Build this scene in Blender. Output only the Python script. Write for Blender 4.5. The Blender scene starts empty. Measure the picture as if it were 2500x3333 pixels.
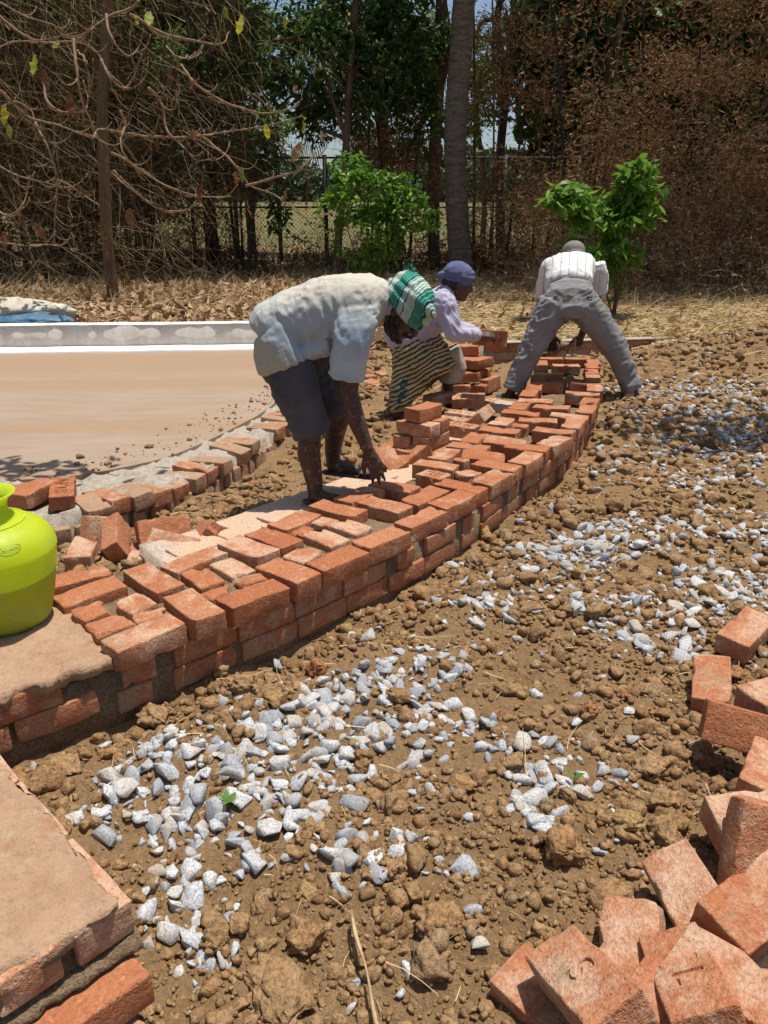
import bpy, bmesh, math, random
import numpy as np
from mathutils import Vector, Matrix, Quaternion, Euler

SC = bpy.context.scene
COL = SC.collection
R = math.radians
# ------------------------------------------------------------------ camera, sky, sun, exposure
CAM_Z, PITCH = 1.396, R(20.81)
cam = bpy.data.cameras.new("camera")
cam.sensor_fit = 'HORIZONTAL'; cam.sensor_width = 36.0; cam.lens = 36.0
cam.clip_start = 0.05; cam.clip_end = 600
cam_o = bpy.data.objects.new("camera", cam); COL.objects.link(cam_o)
cam_o.location = (0, 0, CAM_Z); cam_o.rotation_euler = (math.pi / 2 - PITCH, 0, 0)
SC.camera = cam_o

SUN_DIR = Vector((0.17, 0.07, 0.98)).normalized()          # towards the sun: almost overhead
wd = bpy.data.worlds.new("World"); SC.world = wd; wd.use_nodes = True
wn = wd.node_tree
sky = wn.nodes.new("ShaderNodeTexSky"); sky.sky_type = 'NISHITA'; sky.sun_disc = False
sky.sun_elevation = math.asin(SUN_DIR.z); sky.sun_rotation = math.atan2(SUN_DIR.x, SUN_DIR.y)
sky.air_density = 1.0; sky.dust_density = 1.6; sky.ozone_density = 1.0
bg = wn.nodes["Background"]; bg.inputs[1].default_value = 0.095
wn.links.new(sky.outputs[0], bg.inputs[0])
sl = bpy.data.lights.new("sun", 'SUN'); sl.energy = 4.8; sl.angle = R(0.53); sl.color = (1.0, 0.955, 0.88)
so = bpy.data.objects.new("sun", sl); COL.objects.link(so)
so.rotation_euler = SUN_DIR.to_track_quat('Z', 'Y').to_euler()
SC.view_settings.view_transform = 'Standard'; SC.view_settings.look = 'None'
SC.view_settings.exposure = 0.16; SC.view_settings.gamma = 1.0
SC.view_settings.use_curve_mapping = False
SC.render.engine = 'CYCLES'
SC.cycles.max_bounces = 6; SC.cycles.diffuse_bounces = 3; SC.cycles.transparent_max_bounces = 6
SC.cycles.use_denoising = True

# ------------------------------------------------------------------ helpers
rng = np.random.default_rng(11)
random.seed(5)
CT, ST = math.cos(PITCH), math.sin(PITCH)
def ray(px, py):                      # direction through a point of the 2500 x 3333 picture
    a = (px - 1250) / 2500.0; b = -(py - 1666.5) / 2500.0
    return np.array([a, CT + b * ST, -ST + b * CT])
def at(px, py, z):                    # ... met with a horizontal plane
    d = ray(px, py); t = (z - CAM_Z) / d[2]
    return Vector((d[0] * t, d[1] * t, z))
def aty(px, py, y):                   # ... met with the plane at distance y
    d = ray(px, py); t = y / d[1]
    return Vector((d[0] * t, y, CAM_Z + d[2] * t))
def project(P):
    x, y, z = P[:, 0], P[:, 1], P[:, 2] - CAM_Z
    d = y * CT - z * ST; u = y * ST + z * CT
    return np.stack([1250 + 2500 * x / d, 1666.5 - 2500 * u / d], -1)

def _hash(i, j, k, s):
    h = (i.astype(np.int64) * 374761393 + j.astype(np.int64) * 668265263 + k.astype(np.int64) * 2147483647 + s * 1274126177) & 0xFFFFFFFF
    h = ((h ^ (h >> 13)) * 1274126177) & 0xFFFFFFFF
    h = ((h ^ (h >> 16)) * 2246822519) & 0xFFFFFFFF
    return ((h ^ (h >> 15)) & 0xFFFFFF) / float(0xFFFFFF) * 2 - 1
def vn(P, s=0):                       # value noise, -1..1
    P = np.asarray(P, float); F = np.floor(P); f = P - F; f = f * f * f * (f * (f * 6 - 15) + 10); F = F.astype(np.int64)
    r = 0
    for a in (0, 1):
        wa = f[:, 0] if a else 1 - f[:, 0]
        for b in (0, 1):
            wb = f[:, 1] if b else 1 - f[:, 1]
            for c in (0, 1):
                wc = f[:, 2] if c else 1 - f[:, 2]
                r = r + wa * wb * wc * _hash(F[:, 0] + a, F[:, 1] + b, F[:, 2] + c, s)
    return r
def fbm(P, octs=4, s=0, gain=.5):
    r = 0; a = 1.0
    for o in range(octs):
        r = r + a * vn(np.asarray(P) * 2 ** o + 17.3 * o, s + o); a *= gain
    return r
def sstep(a, b, x):
    t = np.clip((x - a) / (b - a), 0, 1); return t * t * (3 - 2 * t)

def mesh_np(name, V, F, smooth=False, attrs=None, fmat=None):
    """F: int array (n,3) or (n,4)"""
    me = bpy.data.meshes.new(name)
    V = np.asarray(V, np.float32); F = np.asarray(F, np.int32)
    n, k = F.shape
    me.vertices.add(len(V)); me.vertices.foreach_set("co", V.ravel())
    me.loops.add(n * k); me.loops.foreach_set("vertex_index", F.ravel())
    me.polygons.add(n)
    me.polygons.foreach_set("loop_start", np.arange(0, n * k, k, dtype=np.int32))
    me.polygons.foreach_set("loop_total", np.full(n, k, np.int32))
    if smooth: me.polygons.foreach_set("use_smooth", np.ones(n, bool))
    if fmat is not None: me.polygons.foreach_set("material_index", np.asarray(fmat, np.int32))
    me.update(calc_edges=True)
    for an, av in (attrs or {}).items():
        av = np.asarray(av, np.float32)
        if av.ndim == 1:
            at_ = me.attributes.new(an, 'FLOAT', 'POINT'); at_.data.foreach_set("value", av)
        else:
            at_ = me.attributes.new(an, 'FLOAT_VECTOR', 'POINT'); at_.data.foreach_set("vector", av.ravel())
    return me
class Acc:                            # collects pieces of one mesh
    def __init__(s): s.V = []; s.F = []; s.A = []; s.n = 0
    def add(s, V, F, a=0.0):
        V = np.asarray(V, float); F = np.asarray(F, np.int64)
        if F.shape[1] == 4: F = np.concatenate([F[:, :3], F[:, [0, 2, 3]]])
        s.V.append(V); s.F.append(F + s.n); s.n += len(V)
        s.A.append(np.full(len(V), a) if np.isscalar(a) else np.asarray(a))
    def mesh(s, name, smooth=False):
        return mesh_np(name, np.concatenate(s.V), np.concatenate(s.F), smooth, {'tint': np.concatenate(s.A)})
def obj(name, me, mat=None, parent=None, **props):
    o = bpy.data.objects.new(name, me); COL.objects.link(o)
    if mat is not None and me is not None and len(me.materials) == 0: me.materials.append(mat)
    if parent is not None: o.parent = parent
    for k, v in props.items(): o[k] = v
    return o
def thing(name, label, cat, loc=(0, 0, 0), group=None):
    o = obj(name, None); o.location = loc; o['label'] = label; o['category'] = cat; o['kind'] = 'thing'; o.empty_display_size = .1
    if group: o['group'] = group
    return o
def tag(o, label, cat, group=None):
    o['label'] = label; o['category'] = cat
    if group: o['group'] = group
    return o
def tube(pts, rad, n=6, cap=True):
    """closed tapered tube along points; rad scalar or list"""
    P = np.array([tuple(p) for p in pts], float); m = len(P)
    rr = np.full(m, rad) if np.isscalar(rad) else np.array(rad, float)
    T = np.gradient(P, axis=0); T /= np.linalg.norm(T, axis=1)[:, None] + 1e-12
    u = np.cross(T[0], [0, 0, 1.0]);
    if np.linalg.norm(u) < 1e-3: u = np.array([1.0, 0, 0])
    u /= np.linalg.norm(u); V = []
    for i in range(m):
        u = u - T[i] * np.dot(u, T[i]); u /= np.linalg.norm(u) + 1e-12; v = np.cross(T[i], u)
        a = np.arange(n) * 2 * np.pi / n
        V.append(P[i] + rr[i] * (np.cos(a)[:, None] * u + np.sin(a)[:, None] * v))
    V = np.concatenate(V); F = []
    for i in range(m - 1):
        for j in range(n):
            k = (j + 1) % n
            F.append((i * n + j, i * n + k, (i + 1) * n + k, (i + 1) * n + j))
    F = np.array(F)
    F = np.concatenate([F[:, :3], F[:, [0, 2, 3]]])
    if cap:
        V = np.concatenate([V, P[:1], P[-1:]]); a0 = m * n; a1 = a0 + 1
        C = [(a0, (j + 1) % n, j) for j in range(n)] + [(a1, (m - 1) * n + j, (m - 1) * n + (j + 1) % n) for j in range(n)]
        F = np.concatenate([F, np.array(C)])
    return V, F
def ico(sub):
    bm = bmesh.new(); bmesh.ops.create_icosphere(bm, subdivisions=sub, radius=1)
    V = np.array([v.co[:] for v in bm.verts]); F = np.array([[v.index for v in f.verts] for f in bm.faces]); bm.free()
    return V, F
ICO = {k: ico(k) for k in (1, 2, 3, 4)}
def rotm(r3):
    return np.array(Euler(r3).to_matrix())
def rrot(flat=3.14):
    return rotm((rng.uniform(-flat, flat), rng.uniform(-flat, flat), rng.uniform(-3.14, 3.14)))

# ------------------------------------------------------------------ materials
def mat(name, rough=.9, spec=.25):
    m = bpy.data.materials.new(name); m.use_nodes = True; nt = m.node_tree
    b = nt.nodes["Principled BSDF"]; b.inputs["Roughness"].default_value = rough; b.inputs["Specular IOR Level"].default_value = spec
    return m, nt, b
def nd(nt, t, ins=None, **pr):
    n = nt.nodes.new(t)
    for k, v in pr.items(): setattr(n, k, v)
    for k, v in (ins or {}).items():
        if hasattr(v, 'is_output') or isinstance(v, bpy.types.NodeSocket): nt.links.new(v, n.inputs[k])
        else: n.inputs[k].default_value = v
    return n
def mixc(nt, f, a, b, mode='MIX'):
    n = nt.nodes.new("ShaderNodeMix"); n.data_type = 'RGBA'; n.blend_type = mode
    for i, v in ((0, f), (6, a), (7, b)):
        if isinstance(v, bpy.types.NodeSocket): nt.links.new(v, n.inputs[i])
        else: n.inputs[i].default_value = v if i == 0 else (tuple(v) + (1,))[:4]
    return n.outputs[2]
def noise(nt, vec, scale, detail=4, rough=.6, out=0):
    n = nd(nt, "ShaderNodeTexNoise", {"Scale": scale, "Detail": detail, "Roughness": rough})
    if vec is not None: nt.links.new(vec, n.inputs["Vector"])
    return n.outputs[out]
def ramp(nt, f, stops):
    n = nt.nodes.new("ShaderNodeValToRGB"); nt.links.new(f, n.inputs[0]); e = n.color_ramp.elements
    while len(e) < len(stops): e.new(.5)
    for x, (p, c) in zip(e, stops):
        x.position = p; x.color = (c, c, c, 1) if np.isscalar(c) else tuple(c) + (1,)
    return n.outputs[0]
def math_(nt, op, a, b=0.0, c=None):
    n = nt.nodes.new("ShaderNodeMath"); n.operation = op
    for i, v in enumerate((a, b, c)):
        if v is None: continue
        if isinstance(v, bpy.types.NodeSocket): nt.links.new(v, n.inputs[i])
        else: n.inputs[i].default_value = v
    return n.outputs[0]
def bump(nt, b, h, st=.5, dist=.01):
    n = nd(nt, "ShaderNodeBump", {"Strength": st, "Distance": dist, "Height": h}); nt.links.new(n.outputs[0], b.inputs["Normal"])
    return n
def objco(nt, rand=True):
    tc = nt.nodes.new("ShaderNodeTexCoord"); v = tc.outputs["Object"]
    if rand:
        oi = nt.nodes.new("ShaderNodeObjectInfo")
        k = nt.nodes.new("ShaderNodeVectorMath"); k.operation = 'MULTIPLY_ADD'
        nt.links.new(oi.outputs["Random"], k.inputs[0]); k.inputs[1].default_value = (37, 91, 53); nt.links.new(v, k.inputs[2])
        return k.outputs[0], oi.outputs["Random"]
    return v
def attr(nt, name):
    n = nt.nodes.new("ShaderNodeAttribute"); n.attribute_name = name; return n.outputs["Fac"]
def setc(nt, b, c):
    if isinstance(c, bpy.types.NodeSocket): nt.links.new(c, b.inputs["Base Color"])
    else: b.inputs["Base Color"].default_value = tuple(c) + (1,)

def brick_mat(name, pale=.0, mortar=.0):
    m, nt, b = mat(name, .93, .15); v, rnd = objco(nt)
    c = ramp(nt, rnd, [(0, (.38, .130, .055)), (.25, (.46, .178, .082)), (.5, (.41, .150, .066)), (.75, (.49, .208, .105)), (1, (.45, .188, .096))])
    n1 = noise(nt, v, 9, 5, .6); n2 = noise(nt, v, 24, 5, .7); n3 = noise(nt, v, 120, 3, .7)
    c = mixc(nt, ramp(nt, n1, [(.35, 0.0), (.7, .55)]), c, (.29, .090, .040))
    c = mixc(nt, ramp(nt, n2, [(.52 - pale * .3, 0.0), (.80 - pale * .35, .65)]), c, (.50, .28, .16))
    n4 = noise(nt, v, 7.3, 6, .72)
    c = mixc(nt, ramp(nt, n4, [(.56 - pale * .25, 0.0), (.66 - pale * .2, .55 + .3 * pale)]), c, (.60, .43, .30))
    if mortar:
        n5 = noise(nt, v, 6.1, 6, .75)
        c = mixc(nt, ramp(nt, n5, [(.60 - mortar * .3, 0.0), (.70 - mortar * .3, .9)]), c, (.36, .255, .16))
    c = mixc(nt, ramp(nt, n3, [(.36, .42), (.54, 0.0)]), c, (.20, .072, .036)); c = mixc(nt, ramp(nt, noise(nt, v, 75, 5, .75), [(.54, 0.0), (.68, .5)]), c, (.58, .36, .22))
    c = mixc(nt, ramp(nt, noise(nt, v, 17, 6, .8), [(.60, 0.0), (.66, .6)]), c, (.24, .085, .045))
    setc(nt, b, c)
    h = math_(nt, 'ADD', math_(nt, 'MULTIPLY', n3, .5), math_(nt, 'MULTIPLY', noise(nt, v, 45, 4, .7), 1.0))
    pit = nd(nt, "ShaderNodeTexVoronoi", {"Scale": 55.0, "Vector": v}).outputs[0]
    h = math_(nt, 'ADD', h, math_(nt, 'MULTIPLY', ramp(nt, pit, [(.0, 0.0), (.16, 1.0)]), .35))
    bump(nt, b, h, .9, .009)
    return m
MB = brick_mat("brick_fresh")
MBP = brick_mat("brick_pale", pale=.55)
MBO = brick_mat("brick_mortared", pale=.25, mortar=.75)
MBR = brick_mat("brick_dusty", pale=.32, mortar=.15)

def earth(name, cols, sc=1.0, tint=False, bs=1.0, bd=.012, rough=.97):
    m, nt, b = mat(name, rough, .1)
    v = objco(nt, False)
    n1 = noise(nt, v, 1.7 * sc, 6, .62); n2 = noise(nt, v, 11 * sc, 6, .68); n3 = noise(nt, v, 70 * sc, 4, .7)
    c = ramp(nt, n1, [(.3, cols[0]), (.5, cols[1]), (.7, cols[2])])
    c = mixc(nt, ramp(nt, n2, [(.38, .0), (.68, .75)]), c, cols[3])
    if tint:
        t = attr(nt, 'tint')
        tc = ramp(nt, t, tint); c = mixc(nt, .72, c, tc)
    c = mixc(nt, ramp(nt, n3, [(.36, .7), (.56, 0.0)]), c, tuple(x * .42 for x in cols[0])); c = mixc(nt, ramp(nt, noise(nt, v, 38 * sc, 5, .75), [(.52, 0.0), (.70, .55)]), c, tuple(min(1, x * 1.25) for x in cols[3]))
    setc(nt, b, c)
    bump(nt, b, math_(nt, 'ADD', math_(nt, 'MULTIPLY', n2, .6), math_(nt, 'MULTIPLY', n3, .5)), bs, bd)
    return m
SOILC = [(.25, .147, .066), (.34, .207, .098), (.40, .252, .130), (.43, .276, .147)]
M_SOIL = earth("soil", SOILC)
CLODT = [(0, (.17, .094, .043)), (.25, (.30, .176, .080)), (.5, (.41, .257, .130)), (.7, (.38, .205, .092)), (.82, (.31, .225, .140)), (.95, (.44, .295, .120)), (1, (.43, .15, .065))]
M_CLOD = earth("soil_clod", SOILC, 1.4, CLODT, 1.0, .016)
M_MORTAR = earth("mud_mortar", [(.17, .108, .058), (.24, .158, .088), (.29, .20, .12), (.34, .245, .155)], 2.0, False, 1.0, .02)
M_MORTARG = earth("cement_mortar", [(.30, .23, .16), (.40, .33, .25), (.46, .40, .32), (.58, .53, .46)], 3.0, False, 1.0, .01)
M_LIME = earth("lime_mortar", [(.40, .30, .22), (.48, .38, .29), (.52, .43, .34), (.56, .47, .38)], 2.0, False, .6, .006)

def gravel_mat():
    m, nt, b = mat("granite_chips", .8, .3); v = objco(nt, False); t = attr(nt, 'tint')
    c = ramp(nt, t, [(0, (.30, .31, .33)), (.35, (.45, .46, .47)), (.7, (.60, .60, .59)), (.90, (.52, .49, .44)), (1, (.42, .35, .25))])
    n = noise(nt, v, 190, 4, .75); n2 = noise(nt, v, 16, 4, .6)
    c = mixc(nt, ramp(nt, n, [(.40, .75), (.53, 0.0)]), c, (.16, .165, .18))
    c = mixc(nt, ramp(nt, n2, [(.50, 0.0), (.74, .75)]), c, (.42, .30, .17))
    setc(nt, b, c); bump(nt, b, noise(nt, v, 110, 4, .7), .5, .004)
    return m
M_GRAVEL = gravel_mat()
def leafy(name, cols, trans=.35, rough=.6):
    m, nt, b = mat(name, rough, .25)
    c = ramp(nt, attr(nt, 'tint'), [(i / (len(cols) - 1), k) for i, k in enumerate(cols)])
    setc(nt, b, c)
    if trans:
        tr = nt.nodes.new("ShaderNodeBsdfTranslucent"); nt.links.new(c, tr.inputs[0])
        mx = nd(nt, "ShaderNodeMixShader", {0: trans}); nt.links.new(b.outputs[0], mx.inputs[1]); nt.links.new(tr.outputs[0], mx.inputs[2])
        nt.links.new(mx.outputs[0], nt.nodes["Material Output"].inputs[0])
    return m
def plain(name, c, rough=.8, spec=.2, nscale=0, c2=None, bs=0, bd=.004):
    m, nt, b = mat(name, rough, spec)
    if nscale:
        v = objco(nt, False); n = noise(nt, v, nscale, 5, .65)
        setc(nt, b, mixc(nt, ramp(nt, n, [(.35, 0.0), (.65, 1.0)]), c, c2 or tuple(x * .6 for x in c)))
        if bs: bump(nt, b, noise(nt, v, nscale * 3, 4, .7), bs, bd)
    else: setc(nt, b, c)
    return m
M_STRAW = leafy("straw", [(.42, .29, .12), (.55, .41, .19), (.62, .50, .27), (.34, .21, .09)], 0, .7)
# ------------------------------------------------------------------ wall curves and the lie of the land
ZT = .24
def catmull(P, step=.03):
    P = np.array(P, float); Q = np.vstack([2 * P[0] - P[1], P, 2 * P[-1] - P[-2]]); out = []
    for i in range(1, len(Q) - 2):
        n = max(2, int(np.linalg.norm(Q[i + 1] - Q[i]) / step)); t = np.linspace(0, 1, n, endpoint=False)[:, None]
        out.append(.5 * (2 * Q[i] + (Q[i + 1] - Q[i - 1]) * t + (2 * Q[i - 1] - 5 * Q[i] + 4 * Q[i + 1] - Q[i + 2]) * t ** 2 + (3 * Q[i] - Q[i - 1] - 3 * Q[i + 1] + Q[i + 2]) * t ** 3))
    out.append(P[-1:]); return np.concatenate(out)
def resample(C, n):
    s = np.concatenate([[0], np.cumsum(np.linalg.norm(np.diff(C, axis=0), axis=1))])
    t = np.linspace(0, s[-1], n); return np.stack([np.interp(t, s, C[:, k]) for k in range(C.shape[1])], 1)
FRONT = catmull([(-1.6, 1.16), (-1.2, 1.56), (-.99, 1.77), (-.77, 1.95), (-.6, 2.11), (-.31, 2.38), (.11, 2.84), (.41, 3.24), (.64, 3.60), (.85, 3.93), (1.07, 4.28), (1.25, 4.65), (1.37, 4.95), (1.5, 5.29), (1.64, 5.78), (1.75, 6.21), (1.82, 6.5), (1.93, 7.05)])
BACK = catmull([(-2.05, 1.75), (-1.16, 2.42), (-.94, 2.52), (-.65, 2.74), (-.49, 2.92), (-.24, 3.24), (.13, 3.75), (.34, 4.09), (.54, 4.45), (.74, 4.87), (.92, 5.30), (1.01, 5.55), (1.12, 5.92), (1.2, 6.24), (1.39, 7.05)])
LOUT = catmull([(-2.6, 2.95), (-1.9, 3.02), (-1.38, 3.26), (-1.20, 3.44), (-1.04, 3.62), (-.96, 3.78), (-.85, 4.06), (-.75, 4.38), (-.67, 4.68), (-.59, 4.98), (-.52, 5.5), (-.52, 6.2)])
LIN = catmull([(-2.9, 3.60), (-1.97, 3.70), (-1.61, 3.78), (-1.33, 3.98), (-1.21, 4.12), (-1.10, 4.35), (-1.0, 4.62), (-.93, 4.85), (-.85, 5.12), (-.78, 5.6), (-.78, 6.2)])
def side(C, x, y):                    # > 0 to the right of a curve that runs away from the camera
    return x - np.interp(y, C[:, 1], C[:, 0])
def gz0(x, y):
    x = np.asarray(x, float); y = np.asarray(y, float)
    left = sstep(.05, -.15, side(BACK, x, y))
    z = left * (.03 + .07 * sstep(4.2, 5.6, y)) + (1 - left) * .07 * sstep(4.8, 6.2, y)
    z = z + .36 * sstep(7.5, 13.5, y) + np.maximum(0, y - 13) * .030 + .02 * np.maximum(0, y - 26)
    z = z + .36 * np.exp(-(((x - 4.0) / 1.4) ** 2 + ((y - 7.6) / .8) ** 2)) + .10 * np.exp(-(((x - 2.2) / 1.6) ** 2 + ((y - 8.6) / .5) ** 2))
    z = z + .05 * np.exp(-((side(FRONT, x, y) - .22) / .14) ** 2) * sstep(4.0, 4.8, y) * sstep(7.3, 6.8, y)
    z = z - .035 * np.exp(-((side(FRONT, x, y) - .05) / .16) ** 2) * sstep(4.4, 3.4, y)
    z = z + .16 * np.exp(-(((x - 4.4) / 1.1) ** 2 + ((y - 6.9) / .55) ** 2))
    return z
def gz(x, y):
    P = np.stack([np.asarray(x, float), np.asarray(y, float), np.zeros_like(np.asarray(x, float))], -1)
    near = sstep(14, 5, P[:, 1])
    return gz0(x, y) + .028 * fbm(P * 2.2, 3, 3) * (.4 + .6 * near) + (.020 * fbm(P * 7, 3, 8) + .016 * np.abs(fbm(P * 19, 3, 21))) * near
def zg(x, y): return float(gz(np.array([x]), np.array([y]))[0])

xs = np.concatenate([-np.geomspace(90, 3.3, 56), np.arange(-3.2, 4.6, .030), np.geomspace(4.65, 90, 50)])
ys = np.concatenate([np.concatenate([np.arange(.5, 4.5, .023), np.arange(4.5, 8.5, .04)]), np.geomspace(8.55, 220, 130)])
GX, GY = np.meshgrid(xs, ys); nx, ny = len(xs), len(ys)
GZ = gz(GX.ravel(), GY.ravel())
ii = (np.arange(ny - 1)[:, None] * nx + np.arange(nx - 1)[None]).ravel()
gme = mesh_np("ground", np.stack([GX.ravel(), GY.ravel(), GZ], 1), np.stack([ii, ii + 1, ii + nx + 1, ii + nx], 1), True)
def ground_mat():
    m, nt, b = mat("ground_soil", .97, .1); v = objco(nt, False)
    n1 = noise(nt, v, 1.7, 6, .62); n2 = noise(nt, v, 12, 6, .68); n3 = noise(nt, v, 75, 5, .7)
    c = ramp(nt, n1, [(.3, (.26, .152, .069)), (.5, (.34, .207, .098)), (.7, (.40, .252, .129))])
    c = mixc(nt, ramp(nt, n2, [(.38, .0), (.68, .75)]), c, (.43, .277, .145))
    c = mixc(nt, ramp(nt, n3, [(.3, .5), (.58, 0.0)]), c, (.12, .075, .035))
    sp = nt.nodes.new("ShaderNodeSeparateXYZ"); nt.links.new(v, sp.inputs[0])
    far = nd(nt, "ShaderNodeMapRange", {0: math_(nt, 'ADD', sp.outputs[1], math_(nt, 'MULTIPLY', n1, 3.0)), 1: 8.2, 2: 10.2}).outputs[0]
    straw = ramp(nt, noise(nt, v, 40, 6, .8), [(.3, (.18, .115, .055)), (.5, (.30, .20, .10)), (.68, (.42, .30, .16))])
    c = mixc(nt, far, c, straw)
    fld = nd(nt, "ShaderNodeMapRange", {0: sp.outputs[1], 1: 19.0, 2: 24.0}).outputs[0]
    c = mixc(nt, fld, c, ramp(nt, noise(nt, v, .5, 6, .7), [(.35, (.13, .115, .045)), (.55, (.19, .16, .07)), (.7, (.085, .105, .03))]))
    setc(nt, b, c); bump(nt, b, math_(nt, 'ADD', math_(nt, 'MULTIPLY', n2, .6), math_(nt, 'MULTIPLY', n3, .7)), 1.0, .035)
    return m
obj("ground", gme, ground_mat(), kind="structure")

# ------------------------------------------------------------------ bricks
BL, BW, BH = .23, .11, .075
def brick_mesh(name, L, W, H, seed, broken=0, chips=6, r=.005):
    g = np.random.default_rng(seed)
    def axis(h, n): return np.concatenate([[-h, -h + r * .45, -h + r], np.linspace(-h + r, h - r, n)[1:-1], [h - r, h - r * .45, h]])
    ax = [axis(L / 2, max(3, int(L / .026))), axis(W / 2, 5), axis(H / 2, 4)]
    V = []; F = []; k = 0
    for d in range(3):
        a, b_ = [(1, 2), (2, 0), (0, 1)][d]
        A, B = ax[a], ax[b_]; na, nb = len(A), len(B)
        for s in (-1, 1):
            P = np.zeros((na * nb, 3)); P[:, a] = np.repeat(A, nb); P[:, b_] = np.tile(B, na); P[:, d] = s * ax[d][-1]
            i = (np.arange(na - 1)[:, None] * nb + np.arange(nb - 1)[None]).ravel()
            q = np.stack([i, i + nb, i + nb + 1, i + 1], 1)
            if s < 0: q = q[:, ::-1]
            V.append(P); F.append(q + k); k += len(P)
    V = np.concatenate(V); F = np.concatenate(F)
    _, idx, inv = np.unique(np.round(V, 5), axis=0, return_index=True, return_inverse=True)
    V = V[idx]; F = inv.ravel()[F]
    half = np.array([L, W, H]) / 2
    inner = np.clip(V, -(half - r), half - r); q = V - inner
    V = inner + r * q / np.maximum(np.linalg.norm(q, axis=1), 1e-9)[:, None]
    V = V * (1 + g.normal(0, .004, 3)) + np.stack([fbm(V * 22 + seed * 3.1 + i * 7, 2, seed + i) for i in range(3)], 1) * .0017
    # gentle warp and an occasional sagged face
    V[:, 2] += .0025 * g.normal() * (V[:, 0] / half[0]) ** 2 + .0015 * g.normal() * V[:, 0] / half[0]
    for _ in range(chips):
        e = g.integers(3); c = g.choice([-1, 1], 3) * half; c[e] = g.uniform(-1, 1) * half[e]
        cr = g.uniform(.010, .024); d = np.linalg.norm(V - c, axis=1); w = np.clip(1 - d / cr, 0, 1)
        V -= (w * cr * .5)[:, None] * np.sign(c)[None] * np.where(np.arange(3) == e, 0, 1)[None]
    if broken:
        w = sstep(0, half[0], V[:, 0])
        V[:, 0] += w * (fbm(V * np.array([0, 30, 30]) + seed, 3, seed) * .016 + V[:, 1] * g.normal(0, .25))
        V[:, 1:] *= (1 - .12 * w * g.uniform(0, 1))[:, None]
    me = mesh_np(name, V, F, True); me.set_sharp_from_angle(angle=R(17)); return me
FULL = [brick_mesh("brick", BL, BW, BH, 100 + i) for i in range(9)]
BATS = {s: [brick_mesh("brick_bat", l, BW * .97, BH, 200 + i + int(l * 1000), 1, 9, .010) for i in range(3)] for s, l in (('s', .085), ('m', .115), ('l', .15))}
def stamped(seed, text="SLN", flip=False, upto=None):
    """a brick with letters pressed into its top"""
    me = brick_mesh("brick_stamped", BL, BW, BH, seed)
    o = bpy.data.objects.new("t", me); COL.objects.link(o)
    cu = bpy.data.curves.new("t", 'FONT'); cu.body = text; cu.size = .075; cu.align_x = 'CENTER'; cu.align_y = 'CENTER'; cu.extrude = .006
    cu.space_character = 1.35; cu.offset = .0012
    t = bpy.data.objects.new("t2", cu); COL.objects.link(t)
    t.location = (0, 0, BH / 2 + .001); t.rotation_euler = (0, 0, math.pi if flip else 0)
    bpy.context.view_layer.update(); dg = bpy.context.evaluated_depsgraph_get()
    tm = bpy.data.meshes.new_from_object(t.evaluated_get(dg)); tm.transform(t.matrix_world)
    t3 = bpy.data.objects.new("t3", tm); COL.objects.link(t3)
    b = o.modifiers.new("b", 'BOOLEAN'); b.object = t3; b.operation = 'DIFFERENCE'; b.solver = 'EXACT'
    dg = bpy.context.evaluated_depsgraph_get(); dg.update()
    r = bpy.data.meshes.new_from_object(o.evaluated_get(dg)); r.name = "brick_stamped"
    for k in (o, t, t3): bpy.data.objects.remove(k)
    for p in r.polygons: p.use_smooth = False
    r.materials.clear()
    return r
STAMP = [stamped(301), stamped(302, flip=True)]
_mcache = {}
def with_mat(me, m):
    k = (me.name, m.name)
    if k not in _mcache:
        c = me.copy(); c.materials.clear(); c.materials.append(m); _mcache[k] = c
    return _mcache[k]
def put(o, M4, parent=None):
    if parent is not None: o.parent = parent; M4 = Matrix.Translation(-parent.location) @ M4
    o.matrix_local = M4; return o
def brick(x, y, zc, yaw, L=None, m=None, parent=None, tilt=(0, 0), me=None, name='brick', sc=None):
    if me is None: me = random.choice(FULL)
    o = obj(name, with_mat(me, m or MB))
    f = Matrix.Rotation(math.pi * random.randint(0, 1), 4, 'Z')
    S = Matrix.Diagonal((*(sc or (1, 1, 1)), 1))
    return put(o, Matrix.Translation((x, y, zc)) @ Matrix.Rotation(yaw, 4, 'Z') @ Euler((tilt[0], tilt[1], 0)).to_matrix().to_4x4() @ f @ S, parent)

MBW = brick_mat('brick_wall_course', pale=.05, mortar=.35)
WALL = thing('brick_wall', 'long curved brick wall with a dry top course, laid by three workers', 'brick wall', (.3, 3.3, 0))
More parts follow.
